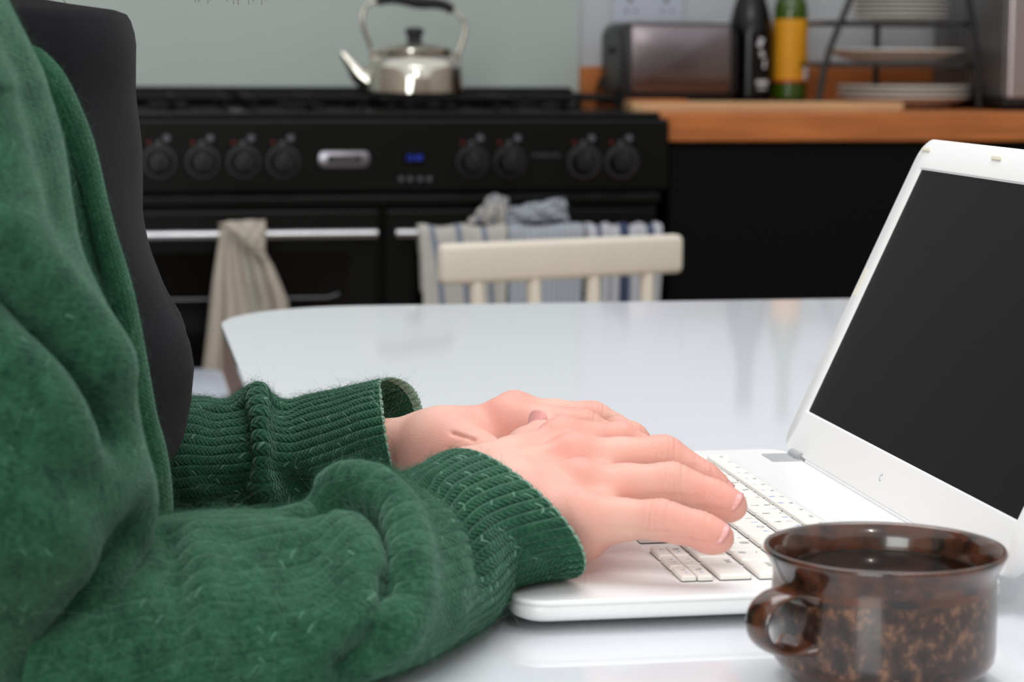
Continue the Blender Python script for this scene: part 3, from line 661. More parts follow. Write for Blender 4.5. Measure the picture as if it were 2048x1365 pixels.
# lid
HP = Vector((.3605, 0, .7885)); D_ = Vector((.4193, 0, .9079)).normalized(); N_ = Vector((-D_.z, 0, D_.x))
LM = Matrix(((0, D_.x, N_.x, HP.x), (1, 0, 0, 0), (0, D_.z, N_.z, HP.z), (0, 0, 0, 1)))      # lid local: x along the hinge, y up the lid, z out of the screen
LY0, LY1, LH = .856, 1.180, .1865
sc0, sc1, sh0, sh1 = .8735, 1.1660, .0230, .1697
bmx = bmesh.new()
L_ = [(rrect(LY0+.006, LY1-.006, .004, LH-.006, .010, n8), -.0075), (rrect(LY0+.001, LY1-.001, .0005, LH-.001, .013, n8), -.0060), (rrect(LY0, LY1, 0, LH, .013, n8), -.003), (rrect(LY0, LY1, 0, LH, .013, n8), -.0008), (rrect(LY0+.0012, LY1-.0012, .0008, LH-.0012, .012, n8), 0), (rrect(sc0, sc1, sh0, sh1, .0015, n8), 0), (rrect(sc0+.0010, sc1-.0010, sh0+.0010, sh1-.0010, .0010, n8), -.0012)]
rings = [[bmx.verts.new((x, y, z)) for x, y in pl] for pl, z in L_]
for a, b in zip(rings, rings[1:]):
    for i in range(len(a)): bmx.faces.new((a[i], a[(i+1) % len(a)], b[(i+1) % len(a)], b[i]))
bmx.faces.new(rings[0][::-1])
bq = B(); bq.bm.free(); bq.bm = bmx; lid = bq.done('lid', 'white', lt, True, mat4=LM)
B().prism([(sc0+.0009, sh0+.0009), (sc1-.0009, sh0+.0009), (sc1-.0009, sh1-.0009), (sc0+.0009, sh1-.0009)], -.0025, -.0011).done('screen', 'screen', lid, mat4=LM, label='dark blank matte screen')
for yy, hh in ((1.1685, .1800), (1.0690, .1800), (.967, .1800), (.868, .1800)): B().prism(rrect(yy-.0062, yy+.0062, hh-.0010, hh+.0010, .0008, 3), -.0003, .0008, .0003).done('rubber_pad', 'pad', lid, mat4=LM)
for yy, hh in ((1.1745, .100), (.8615, .100)): B().prism(rrect(yy-.0006, yy+.0006, hh-.008, hh+.008, .0005, 3), -.0003, .0006).done('rubber_pad', 'pad', lid, mat4=LM)
B().lathe([(0, .0001), (.0032, .0001), (.0036, .0006), (.0036, -.0005)], (1.020, sh1+.008, 0), 20).done('webcam', 'screen', lid, True, mat4=LM)
me = text_mesh('C', .0052); me.transform(LM @ Matrix.Translation((1.029, .0118, .0001)) @ Matrix.Rotation(PI, 4, 'Z')); link('logo', me, 'grey', lid)
# hinges and the bar behind the deck
for yy in (1.150, .885):
    B().box(.3440, .3612, yy-.011, yy+.011, TOP-.0015, TOP+.0006, .0005).done('hinge_well', 'grey', lt)
    B().cyl((.3608, yy-.008, TOP+.0008), (.3608, yy+.008, TOP+.0008), .0030, n=20).done('hinge', 'grey', lt, True)
B().box(.3600, .366, .900, 1.135, TOP-.001, TOP+.0014, .0006).done('hinge_bar', 'keybed', lt)

# ------------------------------------------------------------------ mug
mc = PZ(1770, 1092, .8238); MH = .0472; SX, SZ = .985, 1.066
mg = thing('mug', (mc[0], mc[1], TZ), 'brown glazed stoneware cup of black coffee in the foreground beside the laptop', 'mug')
pr = [(0, .0008), (.029, .0008), (.032, 0), (.034, .001), (.0355, .0035), (.0395, .006), (.0415, .009), (.0420, .013), (.0420, .031), (.0416, .037), (.0420, .0400), (.0438, .0432), (.0449, .0450), (.0453, .0462), (.0449, .0470), (.0438, .0472), (.0424, .0462), (.0406, .0432), (.0392, .0390), (.0388, .025), (.037, .010), (.031, .006), (0, .0055)]
pr = [(a*SX, b*SZ) for a, b in pr]
bq = B().lathe(pr, (0, 0, 0), 96); body = bq.done('cup', 'glaze', None, 'all'); body.parent = mg
body.data.materials.append(M_['rim'])
for q in body.data.polygons:
    c = q.center
    if c.z > .0405 or c.z < .0075 or math.hypot(c.x, c.y) < .0405: q.material_index = 1
# strap handle
ha = math.radians(202); hd = Vector((math.cos(ha), math.sin(ha), 0)); hs = Vector((-math.sin(ha), math.cos(ha), 0))
path = [(.0405, .0345), (.046, .0362), (.0525, .0352), (.0580, .0312), (.0600, .0245), (.0580, .0178), (.0525, .0132), (.046, .0120), (.0405, .0132)]
Gh = []
path = [(a*SX, .0362-(.0362-b*SZ)*.81) for a, b in path]
for i, (r, z) in enumerate(path):
    a = path[max(i-1, 0)]; b = path[min(i+1, len(path)-1)]; tx = Vector((b[0]-a[0], b[1]-a[1])).normalized(); nx_ = (-tx.y, tx.x)
    wd = .0085-.002*math.sin(PI*i/(len(path)-1)); th_ = .0019
    if i in (0, len(path)-1): wd = .0115; th_ = .0038
    Gh.append([tuple(hd*(r+nx_[0]*th_*math.sin(t_)*(1-.35*max(0, math.cos(2*t_+PI)) if 0 else 1)) + hs*(wd*math.cos(t_)) + Vector((0, 0, z+nx_[1]*th_*math.sin(t_)))) for t_ in np.linspace(0, 2*PI, 20, endpoint=False)])
Gh = np.array(Gh)
def cr_interp(A, n):                                   # Catmull-Rom resampling along the first axis
    A = np.asarray(A, float); m = len(A); t_ = np.linspace(0, m-1, n); i = np.minimum(t_.astype(int), m-2); f = t_-i
    def g(k): return A[np.clip(k, 0, m-1)]
    p0, p1, p2, p3 = g(i-1), g(i), g(i+1), g(i+2)
    p0 = np.where((i == 0).reshape((-1,)+(1,)*(A.ndim-1)), 2*p1-p2, p0); p3 = np.where((i == m-2).reshape((-1,)+(1,)*(A.ndim-1)), 2*p2-p1, p3)
    f = f.reshape((-1,)+(1,)*(A.ndim-1))
    return .5*(2*p1+(p2-p0)*f+(2*p0-5*p1+4*p2-p3)*f*f+(3*p1-p0-3*p2+p3)*f**3)
hm = grid_mesh('handle', cr_interp(Gh, 40), 'rim', None, closed=True); hm.parent = mg
cf = B().lathe([(0, .0396), (.0380, .0396), (.0386, .0402), (.0383, .0399), (0, .0399)], (0, 0, 0), 64).done('coffee', 'coffee', None, True); cf.parent = mg

# ------------------------------------------------------------------ person: signed-distance modelling
def surface_nets(Fv, org, h):
    S = Fv < 0; nx, ny, nz = Fv.shape
    c = [S[i:nx-1+i, j:ny-1+j, k:nz-1+k] for i in (0, 1) for j in (0, 1) for k in (0, 1)]
    al = np.logical_and.reduce(c); an = np.logical_or.reduce(c); act = an & ~al
    ids = -np.ones(act.shape, np.int64); I = np.argwhere(act); ids[act] = np.arange(len(I))
    acc = np.zeros((len(I), 3)); cnt = np.zeros(len(I))
    cor = [(i, j, k) for i in (0, 1) for j in (0, 1) for k in (0, 1)]
    for a in range(8):
        for b in range(a+1, 8):
            d = [cor[b][q]-cor[a][q] for q in range(3)]
            if sum(abs(q) for q in d) != 1: continue
            fa = Fv[I[:, 0]+cor[a][0], I[:, 1]+cor[a][1], I[:, 2]+cor[a][2]]; fb = Fv[I[:, 0]+cor[b][0], I[:, 1]+cor[b][1], I[:, 2]+cor[b][2]]
            m = (fa < 0) != (fb < 0); t_ = np.where(m, fa/np.where(m, fa-fb, 1), 0)
            acc[m] += (np.array(cor[a])+t_[m][:, None]*np.array(d)); cnt[m] += 1
    V = (I+acc/cnt[:, None])*h+org
    Q = []
    for ax in range(3):
        sl0 = [slice(1, -1)]*3; sl0[ax] = slice(0, -1); sl1 = [slice(1, -1)]*3; sl1[ax] = slice(1, None)
        s0 = S[tuple(sl0)]; s1 = S[tuple(sl1)]; E_ = np.argwhere(s0 != s1)
        if not len(E_): continue
        fl_ = s0[E_[:, 0], E_[:, 1], E_[:, 2]]
        base_ = E_.copy()
        for q in range(3):
            if q != ax: base_[:, q] += 1
        o1, o2 = [(1, 2), (2, 0), (0, 1)][ax]
        def gid(a, b):
            k = base_.copy(); k[:, o1] -= a; k[:, o2] -= b; return ids[k[:, 0], k[:, 1], k[:, 2]]
        q = np.stack([gid(1, 1), gid(0, 1), gid(0, 0), gid(1, 0)], -1); q[~fl_] = q[~fl_][:, ::-1]; Q.append(q)
    return V, np.concatenate(Q)
def rcone(X, a, b, ra, rb, sq=None):
    """distance to a tapered capsule"""
    a = np.asarray(a, float); b = np.asarray(b, float); ba = b-a; pa = X-a
    t_ = np.clip((pa@ba)/(ba@ba), 0, 1)
    return np.sqrt(((pa-t_[..., None]*ba)**2).sum(-1))-(ra+(rb-ra)*t_)
def ell(X, c, r, Rm=None):
    p = X-np.asarray(c, float)
    if Rm is not None: p = p@Rm
    r = np.asarray(r, float); k0 = np.sqrt(((p/r)**2).sum(-1)); k1 = np.sqrt(((p/(r*r))**2).sum(-1))
    return k0*(k0-1)/np.maximum(k1, 1e-6)
def smin(a, b, k):
    h = np.clip(.5+.5*(b-a)/k, 0, 1); return b+(a-b)*h-k*h*(1-h)
def band_eval(fn, lo, hi, h, k=3):
    lo = np.array(lo, float); n = (np.ceil((np.array(hi)-lo)/(h*k)).astype(int)+1)
    ax = [lo[i]+h*k*(np.arange(n[i])) for i in range(3)]
    Xc = np.stack(np.meshgrid(*ax, indexing='ij'), -1); Dc = fn(Xc.reshape(-1, 3)).reshape(n)
    Ff = np.repeat(np.repeat(np.repeat(Dc, k, 0), k, 1), k, 2)
    I = np.argwhere(np.abs(Ff) < h*k*2.6)
    val = fn(lo+I*h); Ff[I[:, 0], I[:, 1], I[:, 2]] = val
    return Ff, lo
def grid(lo, hi, h):
    lo = np.array(lo); n = np.ceil((np.array(hi)-lo)/h).astype(int)+1
    ax = [lo[i]+h*np.arange(n[i]) for i in range(3)]
    return np.stack(np.meshgrid(*ax, indexing='ij'), -1), lo

# --- hands: joints given as (u, v, depth, radius)
HANDS = {}
HANDS['R'] = dict(
    wrist=(985, 1000, .928, .0235), arm=(800, 1120, .885, .024),
    fingers=dict(
        index=[(1125, 888, .965, .0104), (1240, 880, .968, .0078), (1322, 922, .962, .0068), (1370, 960, .958, .0060)],
        middle=[(1150, 922, .945, .0106), (1326, 912, .943, .0083), (1400, 956, .938, .0071), (1440, 988, .935, .0062)],
        ring=[(1160, 972, .920, .0100), (1342, 968, .915, .0084), (1422, 996, .910, .0070), (1466, 1014, .906, .0061)],
        pinky=[(1165, 1036, .898, .0096), (1320, 1041, .884, .0078), (1396, 1060, .878, .0066), (1440, 1078, .874, .0058)]),
    thumb=[(1018, 962, .955, .0125), (1060, 905, .985, .0115), (1090, 880, .995, .0098), (1093, 855, .998, .0080)],
    heel=(1100, 1078, .905, .0150), creases=('ring', 'pinky', 'middle'))
HANDS['L'] = dict(
    wrist=(880, 894, 1.065, .0210), arm=(640, 932, 1.082, .025),
    fingers=dict(
        index=[(1015, 845, 1.045, .0110), (1165, 858, 1.040, .0086), (1255, 905, 1.035, .0082), (1300, 945, 1.032, .0070)],
        middle=[(1030, 832, 1.070, .0104), (1184, 841, 1.068, .0086), (1262, 878, 1.064, .0074), (1312, 930, 1.060, .0064)],
        ring=[(1045, 846, 1.092, .0104), (1180, 852, 1.095, .0088), (1240, 890, 1.095, .0078), (1275, 930, 1.095, .0068)],
        pinky=[(1055, 850, 1.112, .0098), (1150, 865, 1.118, .0080), (1195, 895, 1.120, .0070), (1225, 925, 1.122, .0060)]),
    thumb=[(880, 895, 1.040, .0150), (950, 915, 1.020, .0125), (1010, 935, 1.005, .0100), (1050, 945, .998, .0082)],
    heel=(930, 905, 1.05, .0150), creases=('index', 'middle'),
    folds=[((905, 870, 1.022), (948, 884, 1.012), .0014, .0016), ((955, 850, 1.02), (985, 878, 1.012), .0010, .0007), ((975, 835, 1.022), (1005, 872, 1.012), .0010, .0008), ((995, 830, 1.022), (1025, 862, 1.014), .0009, .0007)])
def build_hand(hd_):
    J = lambda q: P(q[0], q[1], q[2])
    W = J(hd_['wrist']); A0 = J(hd_['arm']); fing = {k: ([J(q) for q in v], [q[3] for q in v]) for k, v in hd_['fingers'].items()}
    th_ = [J(q) for q in hd_['thumb']]; tr = [q[3] for q in hd_['thumb']]; heel = J(hd_['heel'])
    allp = [W, A0, heel]+th_+[p for f in fing.values() for p in f[0]]
    lo = np.min(allp, 0)-.034; hi = np.max(allp, 0)+.034; h = .00082
    mi, mm_, mr, mp = [fing[k][0][0] for k in ('index', 'middle', 'ring', 'pinky')]
    wdir = W-A0; wdir /= np.linalg.norm(wdir); across = mp-mi; across -= wdir*(across@wdir); across /= np.linalg.norm(across)
    palmn = np.cross(wdir, across); palmn /= np.linalg.norm(palmn)
    if palmn[2] < 0: palmn = -palmn
    def sdf(X):
        # forearm and wrist: two parallel bones, wider than thick
        D = None
        for s in (-1, 1):
            d = rcone(X, A0+across*s*.011, W+across*s*.0125, hd_['arm'][3]*.80, hd_['wrist'][3]*.72)
            D = d if D is None else smin(D, d, .016)
        # metacarpals
        starts = {'index': -.0165, 'middle': -.006, 'ring': .005, 'pinky': .0150}
        for k, off in starts.items():
            m0 = W+across*off; mk = fing[k][0][0]
            rr = fing[k][1][0]
            d = rcone(X, m0-palmn*.001, mk-palmn*.004, .0145, rr*1.05); D = smin(D, d, .011)
            d = rcone(X, m0+palmn*.010+wdir*.012, mk+palmn*(rr-.0032), .0030, .0026); D = smin(D, d, .0055)      # tendon
            d = np.sqrt(((X-(mk+palmn*.0010))**2).sum(-1))-rr*1.02; D = smin(D, d, .006)                              # knuckle
        # heel of the hand and thenar
        D = smin(D, rcone(X, W+across*.012-palmn*.004, heel, .0150, hd_['heel'][3]), .014)
        D = smin(D, rcone(X, heel, mp-palmn*.006, hd_['heel'][3]*.92, .0100), .010)
        D = smin(D, rcone(X, W-across*.010-palmn*.004, th_[0], .0165, tr[0]), .012)
        # thumb
        T = None
        for i in range(3):
            d = rcone(X, th_[i], th_[i+1], tr[i], tr[i+1]); T = d if T is None else smin(T, d, .003)
        D = smin(D, rcone(X, th_[0]+wdir*.004, mi-palmn*.008-wdir*.014, .0125, .0085), .012)
        D = smin(D, T, .009)
        # fingers
        Fg = None; base_pts = []
        for k, (pts, rs) in fing.items():
            d = None
            for i in range(3):
                a, b = pts[i], pts[i+1]; ra, rb = rs[i], rs[i+1]
                L = np.linalg.norm(b-a)
                # shafts are a little narrower between the joints
                m = a+(b-a)*.5-palmn*.0006; rm = (ra+rb)/2*(.955 if i < 2 else 1.)
                e = smin(rcone(X, a, m, ra*(.90 if i == 0 else 1), rm), rcone(X, m, b, rm, rb), .004)
                d = e if d is None else smin(d, e, .0035)
            dv = pts[3]-pts[2]; dv /= np.linalg.norm(dv)
            d = smin(d, np.sqrt(((X-(pts[3]-dv*.004-palmn*.0012))**2).sum(-1))-rs[3]*1.02, .004)                      # pad
            # skin folds over the middle joint
            if k in hd_['creases']:
                for j, (c, amp) in enumerate(((pts[1], .0008), (pts[2], .0005))):
                    dv2 = pts[2]-pts[0]; dv2 /= np.linalg.norm(dv2); sd = (X-c)@dv2; up_ = (X-c)@palmn; near = np.exp(-(((X-c)**2).sum(-1))/(2*.0105**2))
                    for o_ in (-.0034, -.0012, .0012, .0036): d = d+amp*np.exp(-((sd-o_)/.00065)**2)*near*(up_ > -.002)
                    d = d-.0007*near*(up_ > 0)
            Fg = d if Fg is None else smin(Fg, d, .0012)
        # webs between the fingers
        ks = ['index', 'middle', 'ring', 'pinky']
        Wb = None
        for a, b in zip(ks, ks[1:]):
            pa = fing[a][0][0]*.72+fing[a][0][1]*.28; pb_ = fing[b][0][0]*.72+fing[b][0][1]*.28
            d = rcone(X, pa-palmn*.002, pb_-palmn*.002, .0062, .0062); Wb = d if Wb is None else np.minimum(Wb, d)
        D = smin(D, Wb, .007)
        D = smin(D, Fg, .0055)
        for (qa, qb, gw, ga) in hd_.get('folds', ()):
            dd_ = rcone(X, J(qa), J(qb), 0, 0); D = D+ga*np.exp(-(dd_/gw)**2)
        return D
    D, org = band_eval(sdf, lo, hi, h)
    V, Q = surface_nets(D, org, h)
    # redness over knuckles, finger joints and tips
    tint = np.zeros(len(V))
    for k, (pts, rs) in fing.items():
        for c, s_, am in ((pts[0]+palmn*.008, .011, .42), (pts[1]+palmn*.006, .0085, .50), (pts[2]+palmn*.004, .007, .25), (pts[3], .010, .38)):
            tint += am*np.exp(-((V-c)**2).sum(-1)/(2*s_*s_))
    tint += .5*np.clip(-((V-W)@palmn)/.02, 0, 1)*.5
    tint += .35*np.exp(-((V-th_[1])**2).sum(-1)/(2*.02**2))
    return V, Q, np.clip(tint*.72, 0, .9), dict(fing=fing, thumb=(th_, tr), palmn=palmn, across=across, wdir=wdir, W=W, A0=A0)
hands = {k: build_hand(v) for k, v in HANDS.items()}
for k in hands: print(k, 'verts', len(hands[k][0]), 'W', hands[k][3]['W'], 'palm n', hands[k][3]['palmn'], 'lens', [[round(float(np.linalg.norm(f[0][i+1]-f[0][i])), 3) for i in range(3)] for f in hands[k][3]['fing'].values()], [np.round(f[0][3], 3) for f in hands[k][3]['fing'].values()])

# --- rest of the body on a coarser grid, joined to the hands inside the sleeves
YC = 1.03
AR, AL = hands['R'][3]['A0'], hands['L'][3]['A0']
SH_R = P(-210, 70, .832); SH_L = np.array([-.115, 1.190, 1.045])
EL_R = P(90, 1235, .808); EL_L = P(200, 960, 1.12)
HD = np.array([-.030, YC, 1.275])
def body_sdf(X):
    d = ell(X, (-.115, YC, .90), (.095, .150, .20)); d = smin(d, ell(X, (-.16, YC, .62), (.100, .145, .17)), .08)
    d = smin(d, ell(X, (-.19, YC, .57), (.120, .160, .085)), .06)
    d = smin(d, rcone(X, (-.125, .92, 1.02), (-.125, 1.15, 1.02), .040, .040), .04)
    for s, e, a in ((SH_R, EL_R, AR), (SH_L, EL_L, AL)):
        d = smin(d, rcone(X, s, e, .028, .025), .006); d = smin(d, rcone(X, e, a, .0245, .0230), .006)
    d = smin(d, rcone(X, (-.115, YC, 1.04), (-.060, YC, 1.17), .052, .050), .03)
    # head
    d = smin(d, ell(X, HD+np.array([-.015, 0, .03]), (.098, .076, .105)), .02)
    d = smin(d, ell(X, HD+np.array([.030, 0, -.055]), (.052, .050, .055)), .03)
    d = smin(d, rcone(X, HD+np.array([.072, 0, .008]), HD+np.array([.098, 0, -.028]), .006, .010), .010)          # nose
    d = smin(d, ell(X, HD+np.array([.078, 0, -.058]), (.009, .022, .006)), .006)                                    # lips
    d = smin(d, ell(X, HD+np.array([.078, 0, -.070]), (.009, .020, .006)), .006)
    for s in (-1, 1):
        d = smin(d, ell(X, HD+np.array([-.010, s*.076, -.012]), (.016, .008, .030)), .006)                          # ears
        d = smin(d, rcone(X, HD+np.array([.078, s*.012, .034]), HD+np.array([.066, s*.045, .034]), .007, .006), .010)   # brow
        d = np.maximum(d, -(np.sqrt(((X-(HD+np.array([.082, s*.031, .014])))**2).sum(-1))-.014)) if False else d
        d = smin(d, rcone(X, (-.17, YC+s*.095, .56), (.27, YC+s*.11, .56), .076, .056), .05)                        # thighs
        d = smin(d, rcone(X, (.27, YC+s*.11, .56), (.22, YC+s*.11, .09), .056, .036), .03)
        d = smin(d, rcone(X, (.22, YC+s*.11, .055), (.36, YC+s*.12, .040), .038, .030), .03)
    return d
Fb, org = band_eval(body_sdf, (-.40, .70, -.02), (.44, 1.34, 1.44), .0075)
Vb, Qb = surface_nets(Fb, org, .0075)
off = len(Vb); Va = [Vb]; Qa = [Qb]; Ta = [np.full(len(Vb), .12)]
for k in ('R', 'L'):
    V, Q, tt, _ = hands[k]; Va.append(V); Qa.append(Q+off); Ta.append(tt); off += len(V)
Va = np.concatenate(Va); Qa = np.concatenate(Qa); Ta = np.concatenate(Ta)
me = bpy.data.meshes.new('person'); me.vertices.add(len(Va)); me.vertices.foreach_set('co', Va.reshape(-1).astype(np.float32))
me.loops.add(Qa.size); me.loops.foreach_set('vertex_index', Qa.reshape(-1).astype(np.int32)); me.polygons.add(len(Qa)); me.polygons.foreach_set('loop_start', (np.arange(len(Qa))*4).astype(np.int32))
me.update(calc_edges=True); at = me.attributes.new('tint', 'FLOAT', 'POINT'); at.data.foreach_set('value', Ta.astype(np.float32))
pe = link('person', me, 'skin', None, True); tag(pe, 'person in a green knitted cardigan over a black top, typing with both hands', 'person')
for s in (-1, 1):
    e_ = HD+np.array([.066, s*.031, .014]); B().lathe([(0, -.012), (.008, -.009), (.012, 0), (.008, .009), (0, .012)], tuple(e_), 16).done('eye', 'eye', pe, True)

# --- fingernails
def nail(tipd, d, n, r, ln, wd, name='fingernail'):
    """a curved plate over the tip: d along the finger, n out of the nail"""
    d = d/np.linalg.norm(d); n = n-d*(n@d); n /= np.linalg.norm(n); s = np.cross(d, n); G = np.zeros((13, 13, 3))
    for i in range(13):
        for j in range(13):
            a = (j/12-.5)*2; b = i/12
            # rounded outline
            ww = wd*(1-.30*max(0, (b-.62)/.38)**2)*(1-.18*max(0, (.25-b)/.25)**2)
            aa = a*ww/r
            rad = r*(1.085-.05*b*b)
            G[i, j] = tipd+d*(ln*(b-.5)+(-.0012*(abs(a)**2.2) if b > .5 else .0008*abs(a)**2))+n*(rad*math.cos(aa))+s*(rad*math.sin(aa))
    o = grid_mesh(name, G, 'nail', pe); md = o.modifiers.new('thickness', 'SOLIDIFY'); md.thickness = .0007; md.offset = 0; return o
hr = hands['R'][3]; camv = np.array([-.25, -1, .25])
for k, roll in (('pinky', 1.15), ('ring', 1.0), ('middle', .35), ('index', .1)):
    pts, rs = hr['fing'][k]; d = pts[3]-pts[2]; n = hr['palmn']+np.array([.45, -roll, 0]); nail(pts[3]-.0040*d/np.linalg.norm(d), d, n, rs[3]*1.035, .0140, rs[3]*1.22)
pts, rs = hr['thumb']; nail(pts[3], pts[3]-pts[2], np.array([-.8, -.5, .3]), rs[3], .011, rs[3]*.8)
hl = hands['L'][3]
for k in ('index', 'middle', 'ring', 'pinky'):
    pts, rs = hl['fing'][k]; d = pts[3]-pts[2]; nail(pts[3], d, hl['palmn']+np.array([.4, 0, 0]), rs[3], .0105, rs[3]*.82)
pts, rs = hl['thumb']; nail(pts[3], pts[3]-pts[2], hl['palmn'], rs[3], .011, rs[3]*.8)

# --- black top: lofted from its front outline
prof = [(255, 1120), (300, 1000), (345, 925), (378, 875), (393, 800), (397, 725), (385, 668), (342, 598), (307, 505), (291, 430), (286, 300), (272, 190), (274, 78), (263, 42)]
fr = [P(u, v, 1.01) for u, v in prof]; zf = np.array([p[2] for p in fr]); xf = np.array([p[0] for p in fr])
zf = np.concatenate([[.42, .55], zf]); xf = np.concatenate([[.0, -.02], xf])
zs = np.concatenate([np.linspace(.55, zf[-1], 90)])
G = []
nth = 120
for z in zs:
    x1 = np.interp(z, zf, xf); xb = np.interp(z, [.55, .70, .85, 1.0], [-.335, -.28, -.245, -.235]); xc = (x1+xb)/2; a = (x1-xb)/2
    wy = np.interp(z, [.45, .62, .85, 1.0, 1.02], [.185, .160, .150, .168, .160])
    row_ = []
    for k in range(nth):
        th2 = 2*PI*k/nth; c, s = math.cos(th2), math.sin(th2); e = .85
        px = xc+a*math.copysign(abs(c)**e, c); py = 1.03+wy*math.copysign(abs(s)**e, s)
        if c > 0:                                                             # breasts: a shallow valley between them
            bz = math.exp(-((z-.865)/.05)**2); px -= .006*bz*math.exp(-((py-1.03)/.025)**2)
        px += .0016*math.sin(z*60+py*40)*math.sin(th2*3)
        row_.append((px, py, z))
    G.append(row_)
top = G[-1]; zt = zs[-1]
for q, dz_ in ((.985, .003), (.95, .0045), (.80, .007), (.55, .012), (.42, .020), (.40, .040), (.385, .041), (.38, .02)):
    cx_ = np.mean([p[0] for p in top]); G.append([(cx_+(p[0]-cx_)*q+( -.0), 1.03+(p[1]-1.03)*q, zt+dz_) for p in top])
shirt = grid_mesh('black_top', np.array(G), 'shirt', pe, closed=True, label='close-fitting plain black jersey top')
# trousers
def legs(X):
    d = ell(X, (-.185, YC, .575), (.155, .190, .110))
    for s in (-1, 1):
        d = smin(d, rcone(X, (-.17, YC+s*.095, .56), (.27, YC+s*.11, .56), .090, .068), .05); d = smin(d, rcone(X, (.27, YC+s*.11, .56), (.22, YC+s*.11, .11), .068, .060), .03)
    return d
X, org = grid((-.42, .72, .02), (.42, 1.34, .74), .012); V, Q = surface_nets(legs(X), org, .012)
me = bpy.data.meshes.new('trousers'); me.from_pydata(V.tolist(), [], Q.tolist()); link('trousers', me, 'trousers', pe, True)
for s in (-1, 1):
    B().prism([(x, YC+s*.115+y) for x, y in rrect(.15, .41, -.048, .048, .04, 5)], .001, .075, .02, 4).done('shoe', 'plasticblk', pe, True)
#PART3
# ------------------------------------------------------------------ cardigan
def seg_dist(X, a, b):
    ba = b-a; pa = X-a; t_ = np.clip((pa@ba)/max(ba@ba, 1e-12), 0, 1); return np.sqrt(((pa-t_[:, None]*ba)**2).sum(-1))
def pick(G, u, v):                                        # the nearest point of the cloth seen at a place of the photograph
    X_ = G.reshape(-1, 3)-np.array([0, 0, CAMZ]); z = X_@fw; uu = 1024+F*(X_@rt)/z; vv = 682.5-F*(X_@up)/z
    d = np.hypot(uu-u, vv-v); m = d < max(9, d.min()+4); k = np.where(m)[0]; return G.reshape(-1, 3)[k[np.argmin(z[k])]]
def stroke(V, Nn, pts, w_, amp):
    """push the cloth out (or in) along a fold line given in space"""
    d = np.full(len(V), 9.)
    for a, b in zip(pts, pts[1:]): d = np.minimum(d, seg_dist(V, a, b))
    return V+Nn*(amp*np.exp(-(d/w_)**2))[:, None]
def grid_normals(G):
    du = np.roll(G, -1, 1)-np.roll(G, 1, 1); dv = np.gradient(G, axis=0); n = np.cross(du, dv); n /= np.maximum(np.linalg.norm(n, axis=-1, keepdims=True), 1e-9); return n
def tube(name, secs, ns, nt, m, parent, strokes=(), ribs=None, rowh=.0016, nrib=66, ripple=(), label=None, matf=None, lump=.0, s_edge=-.5):
    """secs: (C, A, B) sections; ribs: f(s)->amplitude; ripple: list of ring folds (s0, width, amp, slant, phase)"""
    C = cr_interp([s[0] for s in secs], ns); A = cr_interp([s[1] for s in secs], ns); Bv = cr_interp([s[2] for s in secs], ns)
    sl = np.concatenate([[0], np.cumsum(np.linalg.norm(np.diff(C, axis=0), axis=1))])
    # even spacing along the sleeve
    se = np.linspace(0, sl[-1], ns)
    C = np.stack([np.interp(se, sl, C[:, q]) for q in range(3)], -1); A = np.stack([np.interp(se, sl, A[:, q]) for q in range(3)], -1); Bv = np.stack([np.interp(se, sl, Bv[:, q]) for q in range(3)], -1)
    th_ = 2*PI*np.arange(nt)/nt; ct, st_ = np.cos(th_), np.sin(th_)
    G = C[:, None]+A[:, None]*ct[None, :, None]+Bv[:, None]*st_[None, :, None]
    if any(len(s) > 3 for s in secs):                        # the far side of an opening stretched outwards
        Ex = cr_interp([s[3] if len(s) > 3 else np.zeros(3) for s in secs], ns); Ex = np.stack([np.interp(se, sl, Ex[:, q]) for q in range(3)], -1)
        G = G+Ex[:, None]*(np.maximum(0, st_)**1.3)[None, :, None]
    N = grid_normals(G)
    cen = G.mean(1, keepdims=True)
    if ((G-cen)*N).sum() < 0: N = -N
    S2, T2 = np.meshgrid(se, th_, indexing='ij')
    disp = np.zeros_like(S2)
    for s0, wd, am, sla, ph in ripple: disp += am*np.exp(-((S2-s0-sla*np.cos(T2-ph))/wd)**2)
    G = G+N*disp[..., None]
    G0 = G.copy()
    for pts, wd, am in strokes:
        N = grid_normals(G)
        if ((G-G.mean(1, keepdims=True))*N).sum() < 0: N = -N
        if len(pts[0]) == 2: pts = [pick(G0, *q) for q in pts]
        V = stroke(G.reshape(-1, 3), N.reshape(-1, 3), pts, wd, am); G = V.reshape(G.shape)
    if lump:
        f = np.zeros_like(S2)
        for q in range(26):
            k = rng.normal(size=3)*55; f += np.sin((G@k)+rng.uniform(0, 6))/26**.5
        N = grid_normals(G); N *= np.sign(((G-G.mean(1, keepdims=True))*N).sum()); G = G+N*(f*lump)[..., None]
    if ribs is not None:
        N = grid_normals(G); N *= np.sign(((G-G.mean(1, keepdims=True))*N).sum())
        am = np.array([ribs(s) for s in se])[:, None]; fr_ = (T2*nrib/(2*PI)) % 1
        slant = np.abs(fr_-.5)*2
        G = G+N*(am*((.5-slant**4)*1.0+.18*np.sin(2*PI*(S2/rowh+slant*.8))*(1-slant)))[..., None]
    mi = None if matf is None else np.array([matf(s) for s in se])
    o = grid_mesh(name, G, m, parent, closed=True, uv=(np.arange(nt+1)*nrib/nt, (se-s_edge)/rowh), matidx=mi, label=label)
    return o, G, se
def sec(top, bot, Y, b, bx=0., bz=0.):
    t_, b_ = P(top[0], top[1], Y), P(bot[0], bot[1], Y); return ((t_+b_)/2, (t_-b_)/2, np.array([bx, b, bz]))
ST = lambda *q: [P(u, v, y) for u, v, y in q]
